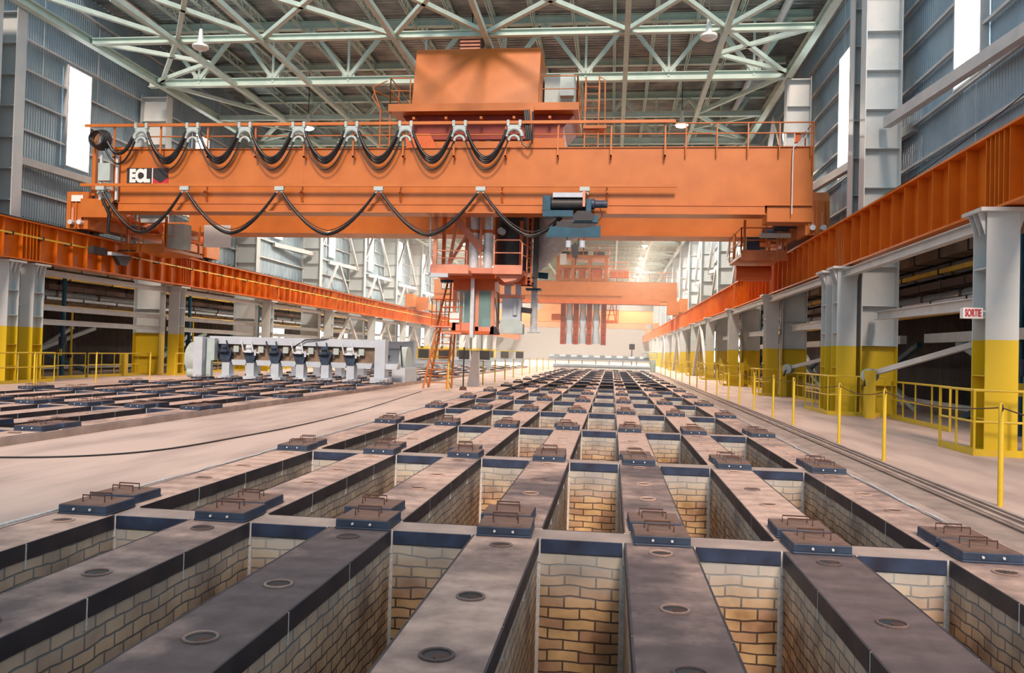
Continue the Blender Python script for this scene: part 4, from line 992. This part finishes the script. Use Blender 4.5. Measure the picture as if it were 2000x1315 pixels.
# ================================================================ manifold machine straddling the raised furnace
M1 = thing('exhaust_manifold', 'long pale grey manifold machine standing across the raised furnace on short legs', 'manifold', (-13.5, 34, Z2))
zb = Z2+0.0
for yb, rear in ((33.7, False), (38.7, True)):
    MB().box(-17.4, -9.6, yb-0.12, yb+0.35, 1.62, 1.95).build('top_beam', white_paint, M1)
    m = MB()
    poly = []
    m.box(-17.2, -9.9, yb+0.1, yb+0.5, 0.95, 1.62)
    m.build('duct_body', duct if not rear else white_paint, M1)
    m = MB()
    for k in range(7):
        x = -16.65+1.12*k
        m.prism([(x+0.32, 0.72), (x+0.90, 0.72), (x+0.97, 0.95), (x+0.25, 0.95)], yb-0.05, yb+0.5)
    m.build('lower_rib', white_paint, M1)
    for k in range(7):
        x = -16.65+1.12*k
        if k < 6:
            lg = MB(); lg.box(x-0.17, x+0.17, yb-0.05, yb+0.4, zb, 0.98); lg.box(x-0.30, x+0.30, yb-0.14, yb+0.5, zb, zb+0.12); lg = lg.build('leg', white_paint, M1)
            m = MB(); m.prism([(x-0.28, 1.22), (x+0.28, 1.22), (x+0.16, 0.85), (x-0.16, 0.85)], yb-0.1, yb+0.1); m.box(x-0.3, x+0.3, yb-0.14, yb+0.1, 1.22, 1.27)
            m.build('suction_mouth', navy, lg)
            if not rear:
                m = MB(); m.box(x-0.18, x+0.16, yb-0.3, yb-0.1, 1.27, 1.36); m.box(x-0.1, x+0.1, yb-0.25, yb-0.12, 1.36, 1.6); m.tube([(x-0.1, yb-0.22, 1.5), (x+0.14, yb-0.22, 1.5)], 0.1, 10)
                for q in (-0.22, 0.22): m.bar((x+q, yb-0.25, 1.3), (x+q-0.12, yb-0.25, 1.78), 0.05)
                m.tube([(x+0.3, yb-0.25, 1.15), (x+0.3, yb-0.25, 1.4)], 0.05, 8); m.bar((x+0.1, yb-0.2, 1.4), (x+0.45, yb-0.2, 1.25), 0.05)
                m.build('damper_drive', galv if k % 2 else navy, M1)
                MB().box(x+0.38, x+0.62, yb-0.14, yb-0.1, 1.28, 1.55).build('hatch', grey_box, M1)
for yb in (33.5, 38.5):
    m = MB(); m.box(-9.95, -9.5, yb, yb+0.5, zb, 1.98); m.box(-10.1, -9.35, yb-0.1, yb+0.6, zb, zb+0.22); m.build('end_post', white_paint, M1)
    m = MB(); m.box(-17.75, -17.35, yb-0.6, yb+0.3, zb, 1.9); m.build('end_post', white_paint, M1)
MB().tube([(-18.25, 33.8, 0.95), (-17.75, 33.8, 0.95)], 0.72, 24).build('end_elbow', grey_box, M1, smooth=True)
MB().tube([(-18.2, 33.4, 0.35), (-17.8, 33.4, 0.35)], 0.22, 16).build('end_wheel', grey_box, M1, smooth=True)
MB().tube([(-9.5, 36.4, 1.1), (-9.2, 36.4, 1.1)], 0.6, 24).build('blind_flange', grey_box, M1, smooth=True)
MB().box(-9.6, -9.0, 35.0, 37.2, zb, 0.75).build('side_frame', white_paint, M1)
m = MB(); m.tube(sag((-9.3, 35.3, 1.75), (-9.2, 35.3, 0.8), 0.15), 0.03, 6); m.tube([(-13.8, 33.5, 1.2), (-13.6, 33.45, 1.5), (-13.0, 33.45, 1.88), (-12.2, 33.5, 1.95), (-11.9, 33.6, 2.0)], 0.03, 6)
m.build('hose', black_cable, M1, smooth=True)
m = MB(); m.box(-17.3, -16.95, 33.2, 33.5, 0.9, 1.85); m.box(-17.25, -17.05, 33.1, 33.3, zb, 0.9); m.build('valve_stack', grey_box, M1)
# the pale lid leaning by the ladder
tag(MB().prism([(-6.5, 0), (-5.95, 0), (-6.0, 1.55), (-6.3, 1.6)], 36.6, 36.8).build('pale_board', white_sign), 'pale upright board seen beyond the ladder tower', 'board')
t = thing('lamp_stand', 'thin dark floor stand with a round foot beside the ladder tower', 'stand', (-5.95, 32.6, 0))
MB().tube([(-5.95, 32.6, 0), (-5.95, 32.6, 0.14)], [0.16, 0.12], 14).build('foot', rust, t, smooth=True); MB().tube([(-5.95, 32.6, 0.1), (-5.95, 32.6, 1.75)], 0.03, 8).build('pole', dark, t)
for nm, yf in (('nearer', 62.0), ('farther', 86.0)):
    M2 = thing('firing_ramp', f'{nm} pale ramp with dark square boxes across the raised furnace in the distance', 'ramp', (-13, yf, Z2))
    MB().box(-17, -9.2, yf, yf+0.4, Z2+0.35, Z2+0.75).build('beam', white_paint, M2)
    m = MB()
    for x in (-17, -13, -9.4): m.box(x-0.12, x+0.12, yf, yf+0.4, Z2, Z2+0.35)
    m.build('foot', white_paint, M2)
    for k in range(5): MB().box(-16.5+1.6*k, -15.7+1.6*k, yf-0.1, yf+0.2, Z2+0.8, Z2+1.5).build('dark_box', dark, M2)
    MB().box(-17, -9.2, yf, yf+0.1, Z2+1.5, Z2+1.58).build('upper_rail', yellow, M2)
# ---- fan bridge over the far rows of the near furnace
B = thing('cooling_bridge', 'long pale pipe bridge standing across the far rows of the near furnace', 'bridge', (-1, 79, 0))
MB().tube([(-5.6, 79, 0.42), (3.9, 79, 0.42)], 0.2, 12).build('lower_pipe', white_paint, B, smooth=True)
MB().tube([(-6.0, 79, 1.25), (3.6, 79, 1.25)], 0.17, 12).build('upper_pipe', white_paint, B, smooth=True)
MB().box(-6.0, 3.7, 78.7, 78.8, 0.98, 1.06).build('rail_bar', white_paint, B)
m = MB()
for k in range(8): m.bar((-5.4+1.3*k, 79, 0), (-5.4+1.3*k, 79, 1.2), 0.1)
m.build('post', white_paint, B)
m = MB()
for k in range(9): m.box(-5.5+1.1*k, -5.0+1.1*k, 78.75, 79.1, 1.35, 1.5)
m.build('valve_block', grey_box, B)
m = MB(); m.box(3.7, 4.2, 78.5, 79.3, 0.0, 1.2); m.box(3.0, 4.3, 78.6, 79.2, 1.35, 1.45); rail_run(m, [(3.0, 78.6, 1.45), (4.3, 78.6, 1.45)], 0.45, 0.04); m.bar((3.9, 78.5, -0.0), (4.0, 78.5, 0.9), 0.15)
m.build('drive_end', grey_box, B)
tag(MB().box(1.9, 2.5, 90, 90.1, 2.2, 2.8).build('black_board', dark), 'small black square board hanging beyond the pale pipe bridge', 'board')
for x in (2.2,):
    tag(MB().tube([(x, 90.05, 0), (x, 90.05, 2.2)], 0.05, 6).build('board_post', dark), 'thin post carrying the small black board in the distance', 'post')

# ================================================================ walkway furniture
def guard_post(x, y, lab, grp):
    t = thing('guard_post', lab, 'guard post', (x, y, 0), grp)
    MB().tube([(x, y, 0), (x, y, 1.14), (x, y, 1.17)], [0.03, 0.03, 0.018], 10).build('post', yellow, t, smooth=True)
    MB().tube(circle((x, y, 1.12), 0.045, 8, 'x'), 0.008, 5, closed=True).build('ring', rust, t)
gp = [9.89, 13.87, 16.5, 20.5, 23.0, 26.0, 28.9, 31.6, 35.0, 39, 43, 47, 52, 57, 62, 68, 74]
for k, y in enumerate(gp): guard_post(4.42, y, f'slim yellow guard post, {ORD[k]} along the right walkway', 'yellow guard posts')
for k in range(len(gp)):
    y0, y1 = (5.5 if k == 0 else gp[k-1]), gp[k]
    m = MB().tube(sag((4.42, y0, 1.12), (4.42, y1, 1.12), 0.10 if k else 0.12, 16), 0.008, 5)
    tag(m.build('guard_chain', rust), f'thin chain slung between yellow posts, {ORD[k]} span along the right walkway', 'chain', 'guard chains')
    tag(MB().tube(sag((5.1, y0+1, 0.45), (5.1, y1+1, 0.45), 0.2, 10), 0.004, 4).build('slack_wire', rust), f'slack wire low over the right walkway, {ORD[k]} span', 'wire', 'slack wires') if k < 0 else None
gl = [25.9, 29.3, 33.0, 36.6]
for k, y in enumerate(gl): guard_post(-19.75, y, f'slim yellow guard post, {ORD[k]} beyond the raised furnace on the left', 'yellow guard posts')
for k, y in enumerate([31.5, 38, 42, 46, 50, 55, 60, 66, 72, 78]):
    guard_post(-6.35 if k == 0 else -6.0, y, f'slim yellow guard post, {ORD[k]} along the middle walkway', 'yellow guard posts')

def guard_rail(name_i, pts, z=1.05, lab='', posts=None):
    t = thing('guard_rail', lab, 'guard rail', pts[0], 'yellow guard rails')
    P = [Vector(p) for p in pts]; up = Vector((0, 0, 1))
    m = MB(); m.tube([P[0]]+[p+up*z for p in P]+[P[-1]], 0.028, 8); m.build('top_rail', yellow, t, smooth=False)
    m = MB(); m.tube([p+up*z*0.52 for p in P], 0.022, 8); m.build('mid_rail', yellow, t)
    m = MB(); m.box
    for a, b in zip(P, P[1:]): m.bar(a+up*0.06, b+up*0.06, 0.02, 0.12)
    m.build('toe_board', yellow, t)
    for a, b in zip(P, P[1:]):
        c = max(1, round((b-a).length/0.9))
        for k in range(1, c+1 if (b-P[-1]).length > 1e-4 else c): q = a.lerp(b, k/c); MB().tube([q, q+up*z], 0.022, 8).build('post', yellow, t)
for i, y in enumerate(RYC[:8]):
    dy = 0.65 if i == 1 else 0
    guard_rail(i, [(6.35, y+0.9+dy, 0), (6.35, y-0.6-dy, 0), (7.9, y-0.75-dy, 0)], 1.15, f'yellow guard rail wrapping the {ORD[i]} runway column on the right side')
    if i < 7: guard_rail(i, [(7.6, y+(3.4 if i else 3.0), 0), (7.6, y+(5.4 if i else 6.2), 0), (7.6, RYC[i+1]-1.4, 0)] if i else [(7.9, 20.2, 0), (7.9, 22.4, 0), (7.9, 24.2, 0)], 1.05, f'yellow guard rail behind the walkway in the {ORD[i]} bay on the right')
for i, y in enumerate(LY[:7]):
    dy = 0.65 if i == 0 else 0
    guard_rail(i, [(-21.1, y-0.9-dy, 0), (-21.1, y+0.7+dy, 0), (-21.7, y+0.7+dy, 0)], 1.1, f'yellow guard rail wrapping the {ORD[i]} runway column on the left side')
    guard_rail(i, [(-22.6, y+1.2+dy, 0), (-22.6, (y+LY[i+1])/2-0.1, 0)], 1.05, f'yellow guard rail, near half of the {ORD[i]} bay on the left')
    guard_rail(i, [(-22.6, (y+LY[i+1])/2+0.1, 0), (-22.6, LY[i+1]-0.7, 0)], 1.05, f'yellow guard rail, far half of the {ORD[i]} bay on the left')
    if i < 3:
        tag(MB().box(-22.75, -22.5, (y+LY[i+1])/2+2.6, (y+LY[i+1])/2+2.9, 0, 1.05).build('bollard', yellow), f'short yellow bollard in the {ORD[i]} bay on the left', 'bollard', 'yellow bollards')
for i in range(3):
    y = RYC[i+1]-(2.2 if i == 0 else 1.2)
    tag(MB().box(7.15, 7.4, y, y+0.25, 0, 1.35).build('bollard', yellow), f'square yellow bollard before the {ORD[i+1]} wall column on the right', 'bollard', 'yellow bollards')
# yellow foot brace at the first column
tag(MB().bar((7.35, 15.0, 0.1), (8.2, 15.6, 1.0), 0.25, 0.2).build('foot_brace', yellow), 'thick yellow slanting foot brace beside the first right column', 'brace')
# steel work and services in the aisles
def aisle(side, ys, count):
    sx = 1 if side > 0 else -1; nm = sidename(side)
    base = 9.4 if side > 0 else -24.4
    for i in range(count):
        a, b = ys[i]+0.4, ys[i+1]-0.4; mid = (a+b)/2; x = base+sx*0.3
        t = thing('cross_brace', f'blue grey X brace in the aisle, {ORD[i]} bay on the {nm}', 'brace', (x, a, 0), 'aisle braces')
        MB().bar((x, a+0.8, 0.1), (x, b-1.5, 2.2), 0.16).build('brace_bar', grey_box, t); MB().bar((x+sx*0.2, b-1.5, 0.1), (x+sx*0.2, a+1.2, 2.2), 0.16).build('brace_bar', blue, t)
        MB().bar((x+sx*0.4, mid-2, 0.1), (x+sx*0.4, mid+2.5, 2.2), 0.14).build('brace_bar', girt_paint, t)
        for j, yy in enumerate((mid-1.2, mid+0.6)):
            t = thing('dark_standpipe', f'dark blue vertical pipe with valve, {("front", "rear")[j]} one in the {ORD[i]} bay on the {nm}', 'pipe', (x-sx*0.5, yy, 0), 'standpipes')
            MB().tube([(x-sx*0.5, yy, 0), (x-sx*0.5, yy, 4.6)], 0.09, 10).build('pipe', blue, t, smooth=True)
            MB().tube([(x-sx*0.5, yy, 1.35), (x-sx*0.5, yy, 1.75)], 0.16, 10).build('valve', navy, t, smooth=True)
            MB().box(x-sx*0.5-0.05, x-sx*0.5+0.05, yy-0.15, yy-0.1, 0.9, 1.2).build('tag_plate', yellow, t)
        t = thing('yellow_downpipe', f'thin yellow vertical pipe in the {ORD[i]} bay on the {nm}', 'pipe', (x, mid+1.6, 0), 'yellow downpipes')
        MB().tube([(x-sx*0.2, mid+1.6, 0), (x-sx*0.2, mid+1.6, 3.0)], 0.05, 8).build('pipe', yellow, t, smooth=True)
        MB().tube([(x-sx*0.2, mid+1.6, 0.8), (x-sx*0.2, mid+1.6, 0.95)], 0.12, 8).build('clamp', dark, t)
    y0, y1 = ys[0]-3, ys[count]
    for j, (dx, z, w_, h_) in enumerate(((0.5, 3.95, 0.5, 0.22), (0.55, 4.9, 0.6, 0.3), (1.5, 4.95, 0.5, 0.35), (0.45, 3.45, 0.12, 0.12), (0.3, 5.25, 0.2, 0.2), (0.6, 4.42, 0.14, 0.14))):
        t = thing('cable_tray', f'dark rectangular cable tray in the {nm} aisle, {ORD[j]} of the trays', 'tray', (base+sx*dx, y0, z), 'aisle cable trays')
        MB().box(base+sx*dx-w_/2, base+sx*dx+w_/2, y0, y1, z-h_/2, z+h_/2).build('tray_run', (rust, duct, dark, galv, duct, MATS['conductor_yellow'])[j], t)
        yy = y0+0.8
        while yy < y1: MB().box(base+sx*dx-w_/2-0.02, base+sx*dx+w_/2+0.02, yy, yy+0.08, z-h_/2-0.02, z+h_/2+0.02).build('tray_clip', dark, t); yy += 1.7+0.3*j
    for j, (dx, z, r) in enumerate(((0.7, 3.35, 0.14), (1.3, 3.75, 0.2), (1.9, 4.3, 0.28), (1.0, 4.55, 0.2), (2.4, 4.9, 0.3))):
        m = MB().tube([(base+sx*dx, y0, z), (base+sx*dx, y1, z)], r, 12)
        t = thing('service_duct', f'long brownish duct at high level in the {nm} aisle, {ORD[j]} up from the lowest', 'duct', (base+sx*dx, y0, z), 'aisle ducts')
        m.build('duct_run', duct if j % 2 == 0 else galv, t, smooth=True)
        yy = y0+1
        while yy < y1: MB().tube([(base+sx*dx, yy, z), (base+sx*dx, yy+0.12, z)], r+0.04, 12).build('flange', duct, t, smooth=True); yy += 3.1
    tag(MB().tube([(base+sx*0.1, y0, 3.08), (base+sx*0.1, y1, 3.08)], 0.09, 10).build('yellow_pipe', MATS['conductor_yellow'], smooth=True), f'long horizontal yellow pipe in the {nm} aisle', 'pipe')
    m = MB()
    for i in range(count):
        a, b = ys[i], ys[i+1]
        for q in (0.25, 0.5, 0.75): yy = a+(b-a)*q; m.bar((base+sx*0.2, yy, 5.3), (base+sx*3.2, yy, 5.3), 0.12); m.bar((base+sx*1.6, yy, 3.2), (base+sx*1.6, yy, 5.8), 0.07)
    tag(m.build('duct_hanger', dark), f'dark hanger frames carrying the ducts in the {nm} aisle', 'hanger', None, 'stuff')
    m = MB(); m.bar((base+sx*0.6, y0, 0.35), (base+sx*0.6, y1, 0.35), 0.15)
    tag(m.build('sill_beam', girt_paint), f'low grey sill beam along the foot of the {nm} aisle', 'beam')
aisle(1, RYC, 5); aisle(-1, LY, 5)
# inclined grey arm with a gear head beside the second column (right)
for k, y in enumerate((24.6, 35.4)):
    t = thing('barrier_arm', f'grey slanting arm with gear head, {("nearer", "farther")[k]} one by the right columns', 'arm', (7.3, y, 1.2), 'slanting arms')
    MB().bar((7.4, y-0.2, 1.25), (9.1, y-4.0, 2.25) if k == 0 else (9.1, y-2.5, 1.9), 0.14, 0.14).build('arm_bar', girt_paint, t)
    MB().tube([(7.25, y-0.35, 1.2), (7.45, y-0.1, 1.2)], 0.2, 14).build('gear_head', grey_box, t, smooth=True)
    MB().bar((7.2, y-0.4, 1.15), (7.1, y-0.5, 0.9), 0.05).build('crank', dark, t)
# exit sign
sx_, sy_ = 6.33, 15.55
t = thing('exit_sign', 'small white exit sign with red letters hanging under the beam by the first right column', 'sign', (sx_, sy_, 2.6))
MB().box(6.20, 6.53, 15.36, 15.50, 2.42, 2.61).build('sign_box', white_sign, t)
MB().box(6.44, 6.62, 15.40, 15.46, 2.54, 2.57).build('sign_bracket', girt_paint, t)
text('SORTIE', 0.185, (6.365, 15.352, 2.512), red_paint, t, 0.46, 0.004)
# dark slack cable across the right wall
tag(MB().tube(sag((8.9, 15.0, 8.1), (8.0, 26.0, 6.6), 0.25, 16), 0.015, 5).build('wall_cable', dark), 'thin dark cable sagging across the right wall above the runway', 'cable')
tag(MB().tube([(8.9, 26.2, 6.5), (8.9, 36.6, 6.4)], 0.012, 5).build('wall_cable', dark), 'thin dark cable on the right wall behind the crane end', 'cable')
# roof vent unit over the crane
t = thing('roof_heater', 'rusty louvred heater box hung under the roof above the crane housing', 'heater', (-6.6, 36, 15.0))
m = MB(); m.box(-7.1, -6.1, 35.6, 36.4, 15.0, 15.7); m.build('casing', rust, t)
m = MB()
for k in range(4): m.box(-7.05, -6.15, 35.55, 35.6, 15.06+k*0.16, 15.14+k*0.16)
m.build('louvre', pink_steel, t)
MB().tube([(-6.6, 36, 15.7), (-6.6, 36, 17.1)], 0.03, 6).build('hanger', dark, t)
t = thing('roof_duct', 'dark sheet metal duct with bluish elbow under the roof, upper middle', 'duct', (-5.8, 29, 16))
m = MB(); m.box(-6.6, -4.4, 28.5, 30.5, 15.3, 16.5); m.build('duct_box', dark, t); MB().tube([(-7.4, 29.5, 17.0), (-7.2, 29, 15.2)], 0.2, 12).build('elbow', blue, t, smooth=True)

# light dust haze hanging in the far part of the hall
hz = bpy.data.materials.new('hall_haze'); hz.use_nodes = True; nt = hz.node_tree; nt.nodes.clear()
vo = nd(nt, 'ShaderNodeVolumeScatter'); vo.inputs['Color'].default_value = (1.0, 0.93, 0.86, 1); vo.inputs['Density'].default_value = 0.0028; vo.inputs['Anisotropy'].default_value = 0.2
om = nd(nt, 'ShaderNodeOutputMaterial'); nt.links.new(vo.outputs[0], om.inputs['Volume'])
o = MB().box(-22.5, 7.3, 46.0, YEND-0.5, 0.2, 16.9).build('dust_haze', hz)
tag(o, 'pale dusty haze filling the far part of the hall', 'haze', None, 'stuff')
